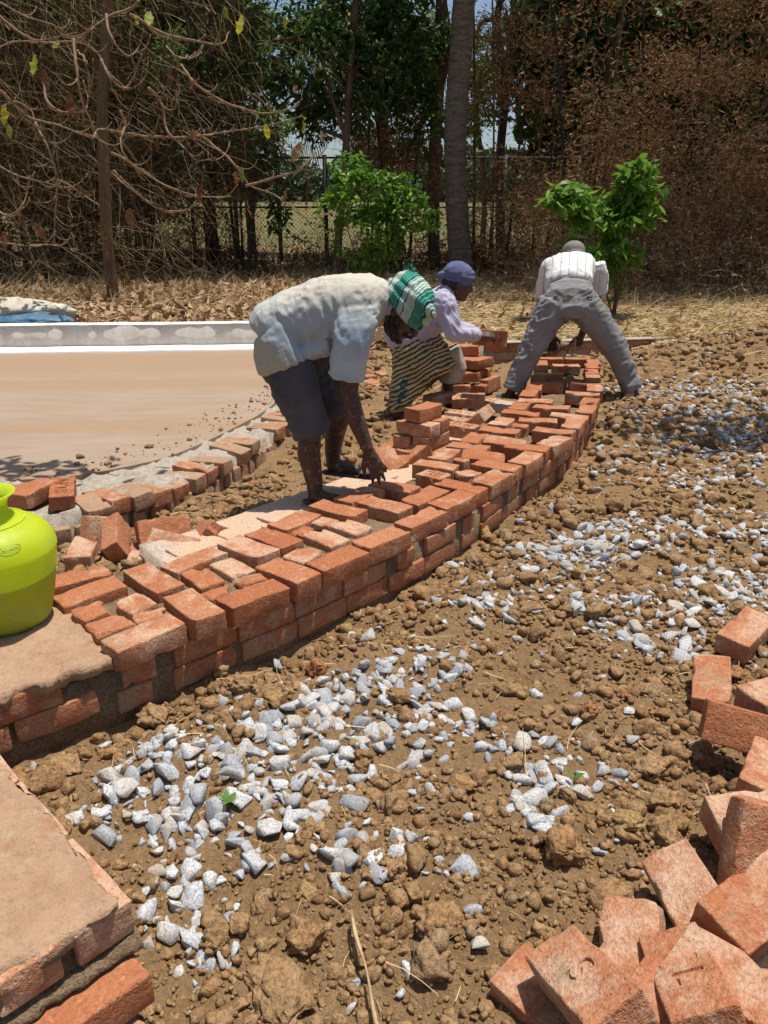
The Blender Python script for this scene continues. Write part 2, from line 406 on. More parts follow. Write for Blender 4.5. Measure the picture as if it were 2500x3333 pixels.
# (x, y, yaw, length, width, layer) of the top course as laid
TOP = [(-0.726,2.040,0.84,0.234,0.094,0),(-0.612,2.204,-0.86,0.221,0.107,0),(-0.800,2.405,-0.78,0.258,0.104,0),(-0.988,2.315,0.75,0.212,0.113,0),(-1.071,2.423,0.68,0.194,0.09,0),(-0.696,2.575,0.93,0.243,0.088,0),
(-0.436,2.299,0.77,0.229,0.094,0),(-0.341,2.475,-0.70,0.208,0.129,0),(-0.172,2.583,0.79,0.232,0.103,0),(-0.010,2.782,0.80,0.239,0.106,0),(-0.513,2.672,-0.69,0.232,0.129,0),(-0.433,2.780,-0.71,0.213,0.122,0),
(-0.371,2.950,0.97,0.210,0.118,0),(-0.199,3.091,-0.56,0.241,0.115,0),(0.002,3.144,-0.66,0.233,0.113,0),(-0.112,3.296,0.96,0.259,0.138,0),(0.154,2.992,0.84,0.251,0.086,0),(0.302,3.201,0.85,0.237,0.108,0),
(0.184,3.263,0.88,0.267,0.115,0),(0.359,3.406,-0.61,0.242,0.101,0),(0.525,3.533,0.95,0.245,0.120,0),(0.569,3.718,-0.59,0.248,0.121,0),(0.739,3.843,1.00,0.264,0.108,0),(0.781,4.052,-0.43,0.239,0.122,0),
(0.962,4.192,0.91,0.236,0.122,0),(1.002,4.400,-0.46,0.252,0.102,0),(1.156,4.577,1.16,0.237,0.122,0),(1.175,4.775,-0.32,0.241,0.132,0),(1.331,4.960,1.18,0.249,0.112,0),(0.527,3.925,-0.20,0.225,0.086,3),
(0.464,4.069,-0.44,0.226,0.099,0),(0.318,3.917,1.12,0.229,0.115,0),(0.264,3.742,-0.43,0.202,0.111,0),(0.516,4.263,1.15,0.206,0.112,0),(0.685,4.210,-0.38,0.244,0.091,3),(0.684,4.420,-0.38,0.234,0.125,0),
(0.729,4.638,1.15,0.271,0.126,0),(0.956,4.664,-0.21,0.249,0.115,0),(0.880,4.851,-0.32,0.251,0.100,0),(1.116,5.030,-0.38,0.249,0.109,0),(0.899,5.037,1.18,0.210,0.126,0),(1.041,5.210,-0.32,0.254,0.120,0),
(1.035,5.438,1.25,0.206,0.126,0),(1.115,5.669,1.33,0.213,0.122,0),(1.247,5.851,-0.15,0.266,0.123,0),(1.534,5.835,-0.13,0.25,0.12,0),(1.558,5.640,1.33,0.251,0.115,0),(1.417,5.426,-0.26,0.255,0.125,0),(1.415,5.208,1.19,0.241,0.119,0),
(1.655,6.060,1.36,0.23,0.115,0),(1.705,6.300,1.38,0.23,0.115,0),(1.328,6.194,-0.19,0.251,0.12,0),(1.217,6.034,1.41,0.203,0.115,0),(1.77,6.55,1.42,0.23,0.115,0),(1.32,6.46,1.40,0.23,0.115,0),(1.37,6.72,1.40,0.23,0.115,0),
(1.49,6.93,-0.10,0.23,0.115,0),(1.74,6.94,-0.10,0.23,0.115,0),(1.84,6.78,1.42,0.20,0.115,0),(1.56,6.60,-0.10,0.23,0.115,0),
(-0.944,2.193,0.90,0.103,0.103,1),(-0.819,2.250,-0.69,0.129,0.109,1),(-0.848,2.099,0.70,0.125,0.105,1),(-0.744,2.158,0.59,0.103,0.055,1),(-0.300,2.645,0.94,0.131,0.131,1),(-0.228,2.800,-0.76,0.168,0.118,1),
(-0.136,2.915,-0.67,0.151,0.120,1),(-0.245,2.964,1.04,0.083,0.082,1),(-0.345,2.878,1.03,0.093,0.081,1),(-0.549,2.520,-0.81,0.163,0.096,1),(-0.637,2.440,-0.86,0.148,0.096,1),(-0.465,2.418,0.59,0.110,0.061,1),(-0.566,2.323,0.93,0.093,0.068,1),
(0.422,3.666,-0.78,0.108,0.106,2),(0.404,3.893,-0.76,0.093,0.070,2),(0.834,4.611,-0.41,0.111,0.101,4),(0.048,3.465,-0.56,0.232,0.109,2)]
for (x, y, a, L, W, k) in TOP:
    w = max(.82, min(1.1, W / BW)); w = 1 + (w - 1) * .6
    if k == 4 or L < .135: s, me = None, random.choice(BATS['m' if L > .1 else 's']); sx = max(.8, min(1.2, L / (.115 if L > .1 else .085)))
    elif L < .18: me = random.choice(BATS['l']); sx = L / .15
    else: me = random.choice(FULL); sx = 1 + (max(.92, min(1.06, L / BL)) - 1) * .6
    if L < .135 and W < .075: w = .62
    m = (MBP if random.random() < .75 else MB) if k == 1 else (MB if random.random() < .7 else MBR)
    if k == 3: brick(x, y, ZT - BH / 2 - .008, a, None, m, WALL, (.22, .05), me, sc=(sx, w, 1)); continue
    dz = {0: 0, 1: .010, 2: .022, 4: .016}[k] + random.uniform(0, .005)
    brick(x, y, ZT - BH / 2 - dz, a, None, m, WALL, (random.gauss(0, .012), random.gauss(0, .012)), me, sc=(sx, w, 1))
o = obj('brick', with_mat(STAMP[0], MBR)); put(o, Matrix.Translation((.245, 3.63, ZT - BH / 2 - .02)) @ Matrix.Rotation(-.65 , 4, 'Z') @ Matrix.Diagonal((.62, 1, 1, 1)), WALL)

def along(C, s0, s1, pitch, jitter=.0):
    s = np.concatenate([[0], np.cumsum(np.linalg.norm(np.diff(C, axis=0), axis=1))]); out = []
    p = s0
    while p < min(s1, s[-1] - .1):
        x, y = np.interp(p, s, C[:, 0]), np.interp(p, s, C[:, 1]); x2, y2 = np.interp(p + .05, s, C[:, 0]), np.interp(p + .05, s, C[:, 1])
        x1, y1 = np.interp(p - .05, s, C[:, 0]), np.interp(p - .05, s, C[:, 1])
        out.append((x, y, math.atan2(y2 - y1, x2 - x1), p)); p += pitch + random.uniform(-jitter, jitter)
    return out
SF = np.concatenate([[0], np.cumsum(np.linalg.norm(np.diff(FRONT, axis=0), axis=1))])
s_plaster = float(SF[np.argmin(np.hypot(FRONT[:, 0] + .80, FRONT[:, 1] - 1.92))])
for course in (1, 2):
    z = ZT - .08 * course - BH / 2 - .004
    for (x, y, a, p) in along(FRONT, s_plaster + (.085 if course == 1 else .125 - .06), 9, .243, .012):
        ins = .055 + .008 + random.uniform(0, .008)
        nx_, ny_ = -math.sin(a), math.cos(a)
        if random.random() < .22:
            brick(x + nx_ * (ins + .06), y + ny_ * (ins + .06), z, a + math.pi / 2, None, MBW, WALL)
        else: brick(x + nx_ * ins, y + ny_ * ins, z, a + random.gauss(0, .012), None, MBW if random.random() < .7 else MBR, WALL, (random.gauss(0, .01), random.gauss(0, .01)))
for c_, zoff in ((0, .125 - .045), (1, .125 - .125)):   # under the plastered end
    for (x, y, a, p) in along(FRONT, .12 + .1 * c_, s_plaster - .08, .25, .01):
        brick(x - math.sin(a) * .062, y + math.cos(a) * .062, zoff + .07, a, None, MBW, WALL, (0, random.gauss(0, .01)))
for (x, y, a, p) in along(BACK, 3.3, 9, .245, .01):
    brick(x + math.sin(a) * .065, y - math.cos(a) * .065, ZT - .08 - BH / 2 - .004, a, None, MBO, WALL)

def strip(name, A, B, zt, zb, n, m, rough=.01, k=10, seed=0, insA=.02, insB=.02, parent=None, xyr=0.0):
    """solid band between two curves, rough top; zt scalar or fn(x,y)"""
    A = resample(A, n); B = resample(B, n); D = B - A; D /= np.linalg.norm(D, axis=1)[:, None]
    A = A + D * insA; B = B - D * insB; rows = []
    t = np.linspace(0, 1, k)
    for i in range(n):
        P = A[i][None] * (1 - t)[:, None] + B[i][None] * t[:, None]
        top = np.concatenate([P, np.full((k, 1), 0.)], 1); top[:, 2] = zt if np.isscalar(zt) else zt(P[:, 0], P[:, 1])
        s0 = np.array([[*A[i], zb]]); s1 = np.array([[*B[i], zb]])
        m0 = np.array([[*A[i], (top[0, 2] + zb) / 2]]); m1 = np.array([[*B[i], (top[-1, 2] + zb) / 2]])
        rows.append(np.concatenate([s0, m0, top, m1, s1]))
    V = np.array(rows); w = V.shape[1]; V = V.reshape(-1, 3)
    nz = fbm(V * 14 + seed, 4, seed)
    V[:, 2] += rough * nz * (V[:, 2] > zb + .02); V[:, :2] += (rough * .6) * np.stack([fbm(V * 11 + 5 + seed, 3, seed + 3), fbm(V * 11 + 9 + seed, 3, seed + 5)], 1)
    if xyr: V[:, :2] += xyr * np.stack([fbm(V * 16 + 25 + seed, 4, seed + 13), fbm(V * 16 + 39 + seed, 4, seed + 15)], 1)
    q = np.arange(w)[None]; r0 = np.arange(n - 1)[:, None] * w; qn = (q + 1) % w
    F = np.stack([(r0 + q).ravel(), (r0 + qn).ravel(), (r0 + w + qn).ravel(), (r0 + w + q).ravel()], 1)
    me = mesh_np(name, V, F, True)
    bm = bmesh.new(); bm.from_mesh(me); bm.verts.ensure_lookup_table()
    for row in (0, n - 1):                 # end walls, as quads down to the bottom line
        a_ = row * w
        for c0 in range(2, w - 3):
            try: bm.faces.new((bm.verts[a_ + c0], bm.verts[a_ + c0 + 1], bm.verts[a_ + 0 if c0 < w // 2 else a_ + w - 1]))
            except ValueError: pass
        for tri in ((0, 1, 2), (w - 1, w - 2, w - 3), (0, w // 2, w - 1)):
            try: bm.faces.new([bm.verts[a_ + t] for t in tri])
            except ValueError: pass
    bmesh.ops.recalc_face_normals(bm, faces=bm.faces); bm.to_mesh(me); bm.free()
    for p in me.polygons: p.use_smooth = True
    o = obj(name, me, m)
    if parent is not None: o.parent = parent; o.location = -parent.location
    return o
def cut(C, a, b):
    s = np.concatenate([[0], np.cumsum(np.linalg.norm(np.diff(C, axis=0), axis=1))]); u = s / s[-1]
    return C[(u >= a) & (u <= b)]
up = s_plaster / SF[-1]
strip('mortar_bed', cut(FRONT, up + .006, 1), cut(BACK, up * 1.02 + .012, 1), lambda x, y: ZT - .040 - .048 * sstep(2.9, 3.4, y), -.15, 260, M_MORTAR, .010, 14, 4, .022, .02, WALL)
strip('plaster_cap', cut(FRONT, 0, up), cut(BACK, 0, up * 1.02 + .012), ZT - .036, ZT - .036 - .040, 110, None, .007, 40, 9, .004, 0, WALL, .016)
strip('mortar_core', cut(FRONT, 0, up + .012), cut(BACK, 0, up * 1.02 + .022), ZT - .085, -.15, 60, M_MORTAR, .012, 12, 7, .024, .02, WALL)
def plaster_mat():
    m, nt, b = mat("plaster_screed", .95, .12); v = objco(nt, False)
    n1 = noise(nt, v, 5, 6, .6); n2 = noise(nt, v, 60, 5, .7); n3 = noise(nt, v, 7.7, 5, .65)
    c = mixc(nt, ramp(nt, n1, [(.35, 0.0), (.65, 1.0)]), (.37, .230, .138), (.46, .305, .195))
    c = mixc(nt, ramp(nt, n3, [(.60, 0.0), (.72, .8)]), c, (.40, .185, .10))
    c = mixc(nt, ramp(nt, noise(nt, v, 3.1, 5, .7), [(.62, 0.0), (.72, .6)]), c, (.54, .40, .29))
    c = mixc(nt, ramp(nt, n2, [(.34, .35), (.52, 0.0)]), c, (.22, .135, .075)); c = mixc(nt, ramp(nt, noise(nt, v, 27, 6, .75), [(.52, 0.0), (.68, .5)]), c, (.50, .36, .24)); c = mixc(nt, ramp(nt, noise(nt, v, 10, 6, .7), [(.54, 0.0), (.66, .55)]), c, (.37, .19, .105))
    setc(nt, b, c); bump(nt, b, math_(nt, 'ADD', n2, math_(nt, 'MULTIPLY', noise(nt, v, 18, 5, .6), 1.8)), .8, .012); return m
M_PLASTER = plaster_mat()
bpy.data.objects['plaster_cap'].data.materials.append(M_PLASTER)

# the whitish footing at the wall's back
FOOT = thing('wall_footing', 'lime-whitened brick footing strip between wall and trench', 'footing', (-.4, 3.4, 0))
M_FOOT = brick_mat('brick_limed', pale=1.5)
fa = cut(BACK, .235, .66)
def ZF(y): return .158 - .05 * sstep(3.3, 4.3, np.asarray(y, float))
FL = fa + np.stack([-np.gradient(fa[:, 1]), np.gradient(fa[:, 0])], 1) / np.hypot(np.gradient(fa[:, 0]), np.gradient(fa[:, 1]))[:, None] * (.36 - .06 * np.linspace(0, 1, len(fa)))[:, None]
strip('mortar_bed', fa, FL, lambda x, y: ZF(y) - .010, -.12, 120, M_LIME, .006, 10, 31, -.05, 0, FOOT)
for r_ in range(3):
    C = fa * (1 - (.2 + .3 * r_)) + FL * (.2 + .3 * r_)
    for (x, y, a, p) in along(C, .13 + .05 * r_, 9, .238, .006):
        brick(x, y, float(ZF(y)) - BH / 2 + random.uniform(-.004, .004), a + random.gauss(0, .02), None, M_FOOT, FOOT)

# pier in the near corner, a short plastered arm of wall
PIER = thing('brick_pier', 'plaster-topped brick pier in the near corner, mortar squeezed from its joints', 'brick pier', (-.9, 1.1, 0))
C0 = np.array([-.462, 1.062]); U = np.array([-.72, .694]); Vv = np.array([-.694, -.72])
def pq(u, v): return C0 + U * u + Vv * v
strip('plaster_cap', np.array([pq(0.004, v) for v in np.linspace(.022, .85, 20)]), np.array([pq(.93, v) for v in np.linspace(.030, .85, 20)]), ZT, ZT - .030, 110, M_PLASTER, .006, 90, 15, .006, 0, PIER, .014)
for vv in (.055, .19, .32, .445, .57, .70):
    c = pq(.118, vv); brick(c[0], c[1], ZT - .009 - BH / 2, math.atan2(U[1], U[0]) + random.gauss(0, .02), None, MBP, PIER)
for uu in (.36, .60, .84):
    c = pq(uu, .058); brick(c[0], c[1], ZT - .009 - BH / 2, math.atan2(U[1], U[0]) + random.gauss(0, .012), None, MBP, PIER)
for vv in (.128, .368, .608, .848):
    c = pq(-.012, vv); brick(c[0], c[1], ZT - .020 - BH - .024 - BH / 2, math.atan2(Vv[1], Vv[0]) + random.gauss(0, .012), None, MB, PIER)
for uu in (.16, .40, .64, .86):
    c = pq(uu, .075); brick(c[0], c[1], ZT - .020 - BH - .024 - BH / 2, math.atan2(U[1], U[0]) + random.gauss(0, .012), None, MBO, PIER)
for vv in (.16, .40, .64):
    c = pq(-.055, vv); brick(c[0], c[1], -.002, math.atan2(Vv[1], Vv[0]) + random.gauss(0, .02), None, MBO, PIER)
strip('mortar_core', np.array([pq(.02, v) for v in np.linspace(.02, .85, 20)]), np.array([pq(.9, v) for v in np.linspace(.02, .85, 20)]), ZT - .024, -.1, 40, M_MORTAR, .006, 30, 17, 0, 0, PIER)
# bed joint that bulges out between the two courses
jv = []
acc = Acc()
nseg = 90; vs = np.linspace(-.005, .85, nseg); ring = []
for i, v in enumerate(vs):
    w = .030 + .012 * float(vn(np.array([[v * 9, 1, 2]]), 5)[0]); hgt = .016 + .006 * float(vn(np.array([[v * 14, 4, 2]]), 6)[0])
    zc = ZT - .020 - BH - .010
    for a in np.linspace(0, 2 * np.pi, 10, endpoint=False):
        p = pq(.03 - (w + .02) * max(-.4, math.cos(a)), v); ring.append((p[0], p[1], zc + hgt * math.sin(a) - .3 * hgt * math.cos(a)))
ring = np.array(ring); ring += .005 * np.stack([fbm(ring * 40, 3, 60 + i) for i in range(3)], 1)
i = (np.arange(nseg - 1)[:, None] * 10 + np.arange(10)[None]); j = (np.arange(nseg - 1)[:, None] * 10 + (np.arange(10)[None] + 1) % 10)
jo = obj('mortar_joint', mesh_np('mortar_joint', ring, np.stack([i.ravel(), j.ravel(), j.ravel() + 10, i.ravel() + 10], 1), True), M_MORTAR, PIER); jo.location = -PIER.location

# ------------------------------------------------------------------ oxide floor, kerb, low curved wall, cross wall
def slab_mat():
    m, nt, b = mat("oxide_floor", .75, .25); v = objco(nt, False)
    sp = nt.nodes.new("ShaderNodeSeparateXYZ"); nt.links.new(v, sp.inputs[0])
    wob = math_(nt, 'ADD', math_(nt, 'SUBTRACT', sp.outputs[1], math_(nt, 'MULTIPLY', sp.outputs[0], .05)), math_(nt, 'MULTIPLY', noise(nt, v, 1.1, 5, .6), .30))
    mp = nd(nt, "ShaderNodeMapping", {"Vector": v, "Scale": (1.0, 4.0, 1.0)})
    st = noise(nt, mp.outputs[0], 2.4, 6, .65)
    c = mixc(nt, ramp(nt, st, [(.35, 0.0), (.7, 1.0)]), (.31, .225, .155), (.36, .275, .20))
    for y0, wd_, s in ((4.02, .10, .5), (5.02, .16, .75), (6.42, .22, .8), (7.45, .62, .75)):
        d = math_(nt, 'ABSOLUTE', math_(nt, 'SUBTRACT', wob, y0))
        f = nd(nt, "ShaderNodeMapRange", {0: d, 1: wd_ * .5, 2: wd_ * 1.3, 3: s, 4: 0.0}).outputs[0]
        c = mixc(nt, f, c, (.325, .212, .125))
    mp2 = nd(nt, "ShaderNodeMapping", {"Vector": v, "Scale": (2.0, 11.0, 1.0)})
    c = mixc(nt, ramp(nt, noise(nt, mp2.outputs[0], 2.6, 5, .7), [(.70, 0.0), (.76, .7)]), c, (.22, .13, .07))
    c = mixc(nt, ramp(nt, noise(nt, v, 55, 4, .7), [(.3, .18), (.5, 0.0)]), c, (.26, .16, .10))
    setc(nt, b, c); bump(nt, b, math_(nt, 'ADD', noise(nt, v, 9, 6, .7), noise(nt, mp2.outputs[0], 9, 5, .7)), .45, .012); return m
ZS = .16
edge = list(LIN[::4]) + [np.array(p) for p in ((-.72, 7.2), (-.62, 8.3), (-9, 7.6), (-9, 3.2))]
bm = bmesh.new(); vs_ = [bm.verts.new((p[0], p[1], ZS)) for p in edge]; f = bm.faces.new(vs_)
ex = bmesh.ops.extrude_face_region(bm, geom=[f]); bmesh.ops.translate(bm, vec=(0, 0, -.25), verts=[e for e in ex['geom'] if isinstance(e, bmesh.types.BMVert)])
bmesh.ops.recalc_face_normals(bm, faces=bm.faces); sme = bpy.data.meshes.new("oxide_floor"); bm.to_mesh(sme); bm.free()
obj("floor_slab", sme, slab_mat(), kind="structure")
# crumbs of mortar on the floor's edge
M_WHITE, nt_, b_ = mat("white_limewash", .85, .2); v_ = objco(nt_, False)
mp_ = nd(nt_, "ShaderNodeMapping", {"Vector": v_, "Scale": (1.0, 1.0, .22)})
c_ = mixc(nt_, ramp(nt_, noise(nt_, mp_.outputs[0], 7, 6, .7), [(.45, 0.0), (.72, .55)]), (.80, .77, .71), (.55, .45, .36))
setc(nt_, b_, mixc(nt_, ramp(nt_, noise(nt_, v_, 25, 5, .7), [(.62, 0.0), (.72, .5)]), c_, (.45, .30, .2)))
bump(nt_, b_, noise(nt_, v_, 30, 4, .6), .25, .006)
M_STAIN, nt_, b_ = mat("stained_limewash", .9, .15); v_ = objco(nt_, False); mp_ = nd(nt_, "ShaderNodeMapping", {"Vector": v_, "Scale": (1.0, 1.0, .3)})
c_ = mixc(nt_, ramp(nt_, noise(nt_, mp_.outputs[0], 9, 6, .75), [(.35, 0.0), (.68, 1.0)]), (.74, .70, .63), (.58, .50, .42))
setc(nt_, b_, mixc(nt_, ramp(nt_, noise(nt_, v_, 14, 6, .75), [(.55, 0.0), (.7, .5)]), c_, (.50, .42, .34))); bump(nt_, b_, noise(nt_, v_, 30, 4, .6), .3, .006)
KERB = thing('kerb_wall', 'low whitewashed kerb wall with a ledge behind the pink floor', 'kerb wall', (-3, 7.7, ZS))
ka, kb = Vector((-9, 7.20, 0)), Vector((-.45, 7.93, 0)); kd = (kb - ka).normalized(); kn = Vector((-kd.y, kd.x, 0)); kl = (kb - ka).length
def kbox(name, d0, d1, z0, z1, seed):
    n = 90; V = []
    for i in range(n):
        s = kl * i / (n - 1)
        for d, z in ((d0, z0), (d0, z1 - .012), (d0 + .012, z1), (d1 - .012, z1), (d1, z1 - .012), (d1, z0)):
            p = ka + kd * s + kn * d; V.append((p.x, p.y, z))
    V = np.array(V); V += .004 * np.stack([fbm(V * 6 + i, 3, seed + i) for i in range(3)], 1)
    i = (np.arange(n - 1)[:, None] * 6 + np.arange(5)[None]).ravel(); F = np.stack([i, i + 1, i + 7, i + 6], 1)[:, ::-1]
    o = obj(name, mesh_np(name, V, F, False), M_WHITE, KERB); o.location = -KERB.location
    return o
kbox('ledge', 0, .45, ZS - .05, ZS + .022, 3)
ku = kbox('upstand', .30, .44, ZS, ZS + .235, 9); ku.data.materials.clear(); ku.data.materials.append(M_STAIN); kbox('coping', .297, .443, ZS + .2353, ZS + .243, 14)

LOW = thing('low_brick_wall', 'low curved brick edging wall around the pink floor, mortar-smeared', 'brick wall', (-1, 4, 0))
strip('mortar_core', LOUT, LIN, lambda x, y: ZS - .012 + 0 * x, -.2, 150, M_MORTARG, .022, 16, 41, .035, -.03, LOW, .02)
for (x, y, a, p) in along(LOUT, .1, 9, .125, .006):
    px, py = x - math.sin(a) * .10, y + math.cos(a) * .10
    if random.random() < (.6 if p < 1.15 else .1): continue
    px += random.gauss(0, .012); py += random.gauss(0, .012)
    brick(px, py, ZS - BH / 2 + .004 + random.uniform(-.018, .012), a + math.pi / 2 + random.gauss(0, .09), None, MBO if random.random() < .7 else MBR, LOW, (random.gauss(0, .05), random.gauss(0, .06)), sc=(.96, 1.02, 1))
for (x, y, a, p) in along(LOUT, .06, 9, .095, .006):
    brick(x - math.sin(a) * .062, y + math.cos(a) * .062, ZS - BH - .055, a, None, MBO, LOW, (random.gauss(0, .02), math.pi / 2 + random.gauss(0, .03)), random.choice(BATS['m']), sc=(1, 1, 1.05))
CROSS = thing('cross_wall', 'low straight brick wall with a pale mortar top behind the bending worker', 'brick wall', (2, 7.7, .05))
cA, cB = np.array([.95, 7.50]), np.array([2.98, 7.86]); ca = math.atan2(cB[1] - cA[1], cB[0] - cA[0])
for c_ in range(3):
    for k in range(9):
        s = .12 + .245 * k + (.12 if c_ == 1 else 0)
        if s > 2.05 - .12: continue
        p = cA + (cB - cA) / np.linalg.norm(cB - cA) * s
        brick(p[0], p[1], .05 + .078 * c_ + BH / 2, ca, None, MBO if c_ < 2 else MB, CROSS)
cn = np.array([-math.sin(ca), math.cos(ca)])
strip('mortar_core', np.array([cA + (cB - cA) * t for t in np.linspace(0, 1, 20)]) - cn * .05, np.array([cA + (cB - cA) * t for t in np.linspace(0, 1, 20)]) + cn * .075, .285, -.05, 60, M_MORTARG, .008, 8, 51, .012, 0, CROSS)
strip('mortar_cap', np.array([cA + (cB - cA) * t for t in np.linspace(0, 1, 20)]) - cn * .055, np.array([cA + (cB - cA) * t for t in np.linspace(0, 1, 20)]) + cn * .07, .296, .284, 60, M_MORTARG, .006, 8, 52, -.004, 0, CROSS)

# ------------------------------------------------------------------ loose bricks, each a thing
def axes(x, z):
    x = Vector(x).normalized(); z = Vector(z); z = (z - x * z.dot(x)).normalized(); y = z.cross(x)
    return Matrix((x, y, z)).transposed().to_4x4()
def loose(label, c, M3, me=None, m=None, group=None, sc=(1, 1, 1)):
    if me is None: me = random.choice(FULL)
    o = obj('brick', with_mat(me, m or MB)); put(o, Matrix.Translation(c) @ M3 @ Matrix.Diagonal((*sc, 1)))
    return tag(o, label, 'brick', group)
def onray(c, z):                      # slide a point along the sight line to height z
    c = Vector(c); o = Vector((0, 0, CAM_Z)); d = c - o; return o + d * ((z - CAM_Z) / d.z)
def flat(label, p1, p2, ztop, me=None, m=None, tilt=(0, 0), group=None, sc=(1, 1, 1)):
    a, b = at(*p1, ztop), at(*p2, ztop); c = (a + b) / 2; c.z = ztop - BH / 2
    yaw = math.atan2(b.y - a.y, b.x - a.x)
    return loose(label, c, Matrix.Rotation(yaw, 4, 'Z') @ Euler((tilt[0], tilt[1], 0)).to_matrix().to_4x4(), me, m, group, sc)
RZ = lambda a: Matrix.Rotation(a, 4, 'Z')
def kk(o, x, y): return (o[0] + o[2] * x, o[1] + o[2] * y)
k1, k2, k3, k4, k5, c6, c5, c3 = (1200, 1280, .2411), (1380, 1020, .2411), (200, 1640, .33755), (0, 1500, .27125), (2050, 2250, .27125), (1600, 2600, .5425), (2000, 1900, .3014), (1200, 1200, .4822)
# stack beside the turbaned worker's hand
ya, yb = .94, -.56
z0 = .10
ce = onray((.292, 4.597, .123), z0 + .075 * 1.5); ux = Vector((math.cos(ya), math.sin(ya), 0)); uy = Vector((-math.sin(ya), math.cos(ya), 0))
loose('brick of the small stack near the green turban, lower right of its third layer', ce, RZ(ya), m=MBR)
loose('brick of the small stack near the green turban, lower left of its third layer', ce + uy * .122 - ux * .02, RZ(ya + .04), m=MBR)
vx = Vector((math.cos(yb), math.sin(yb), 0)); vy = Vector((-math.sin(yb), math.cos(yb), 0)); cb = ce + uy * .055 - ux * .055 + Vector((0, 0, .077))
loose('yellow-chipped brick laid crosswise, one below the top brick of the small stack', cb, RZ(yb), m=MBP)
loose('brick laid crosswise behind the yellow-chipped one in the small stack', cb + vy * .115, RZ(yb + .02))
loose('topmost red brick of the small stack near the turbaned worker', cb + vy * .045 + ux * .01 + Vector((0, 0, .077)), RZ(ya - .03))
loose('brick at the lower left foot of the small stack, end facing out', ce + uy * .20 - ux * .12 - Vector((0, 0, .077)), RZ(ya + .1))
loose('brick under the small stack, beside its lower left foot', ce + uy * .075 - ux * .07 - Vector((0, 0, .077)), RZ(ya))
loose('brick under the right end of the small stack', ce - uy * .045 + ux * .02 - Vector((0, 0, .077)), RZ(ya - .03), m=MBR)
p = at(*kk(k1, 575, 875), .14); loose('orange brick leaning tilted against the foot of the small stack', p, axes((.72, .42, .5), (-.5, -.35, .8)))
p = at(*kk(k1, 290, 925), .13); loose('flat tilted brick just behind the white-dusted fingers', p, axes((.5, -.75, -.25), (-.25, -.35, .9)))
flat('stamped brick with pressed letters beside the small stack', kk(k1, 1110, 400), kk(k1, 1395, 440), ZT - .01, STAMP[0], MBR, sc=(.9, 1, 1))
flat('pale stamped brick lying behind the small stack, nearer of two', kk(k1, 1050, 300), kk(k1, 1280, 345), ZT - .04, STAMP[0], MBP, sc=(.9, 1, 1))
flat('pale stamped brick lying behind the small stack, farther of two', kk(k1, 1130, 235), kk(k1, 1395, 270), ZT - .02, STAMP[0], MBP, sc=(.9, 1, 1))
p = at(*kk(k1, 1520, 310), ZT - .03); loose('pale wedge-shaped brick tipped on its edge between stack and wall', p, axes((.5, .8, .2), (-.75, -.2, .6)), STAMP[1], MBP, sc=(.7, 1, 1))
loose('brick stamped with upside-down letters propped across two others', Vector((.591, 5.30, .215)), axes((1, -.09, .03), (-.05, -.2, .98)), STAMP[1], MBR)
p = at(*kk(k2, 215, 1150), .21); loose('pale rough-ended brick under the upside-down stamped brick', p, axes((.75, .65, .0), (0, 0, 1)), m=MBP)
# stack beside the woman
ys2 = 5.85
def lvl(px, py, z, yaw, label, me=None, m=None, t=(0, 0)):
    q = at(*kk(k2, px, py), z); return loose(label, Vector((q.x, q.y, z - BH / 2)), RZ(yaw) @ Euler((t[0], t[1], 0)).to_matrix().to_4x4(), me, m)
lvl(430, 952, .20, -.10, 'pale brick lying lowest and nearest in the stack before the woman', m=MBR)
lvl(700, 960, .185, 1.2, 'short brick end in the lowest layer of the stack before the woman', random.choice(BATS['m']), MBP)
lvl(770, 955, .195, 1.1, 'round-cornered brick in the lowest layer of the stack before the woman', random.choice(BATS['m']))
p = at(*kk(k2, 890, 960), .17); loose('dark shaded brick on its edge at the right foot of the stack before the woman', p, axes((.55, .8, 0), (.8, -.5, .1)))
lvl(500, 795, .285, .35, 'red brick in the second layer of the stack before the woman, corner outward')
lvl(690, 760, .29, 1.25, 'shaded brick in the second layer of the stack before the woman, end outward')
p = at(*kk(k2, 800, 800), .24); loose('narrow brick end behind the second layer of the stack before the woman', p, RZ(1.2), random.choice(BATS['m']))
lvl(550, 605, .375, .9, 'brick in the third layer of the stack before the woman, nearer her skirt')
lvl(765, 602, .38, .85, 'brick in the third layer of the stack before the woman, jutting out')
lvl(550, 425, .46, -.1, 'topmost brick of the stack before the woman')
lvl(600, 700, .30, .1, 'brick deep inside the middle of the stack before the woman')
lvl(560, 545, .385, -.1, 'brick supporting the topmost one of the stack before the woman')
flat('flat stamped brick beside the left trouser cuff of the bending worker', kk(k2, 830, 1150), kk(k2, 1010, 1180), ZT - .03, STAMP[0], MBP, sc=(.8, 1, 1))
flat('whitish brick lying flush by the bending worker\'s left shoe', kk(k2, 1040, 1195), kk(k2, 1170, 1210), ZT - .03, None, M_LIME, sc=(.7, 1, 1))
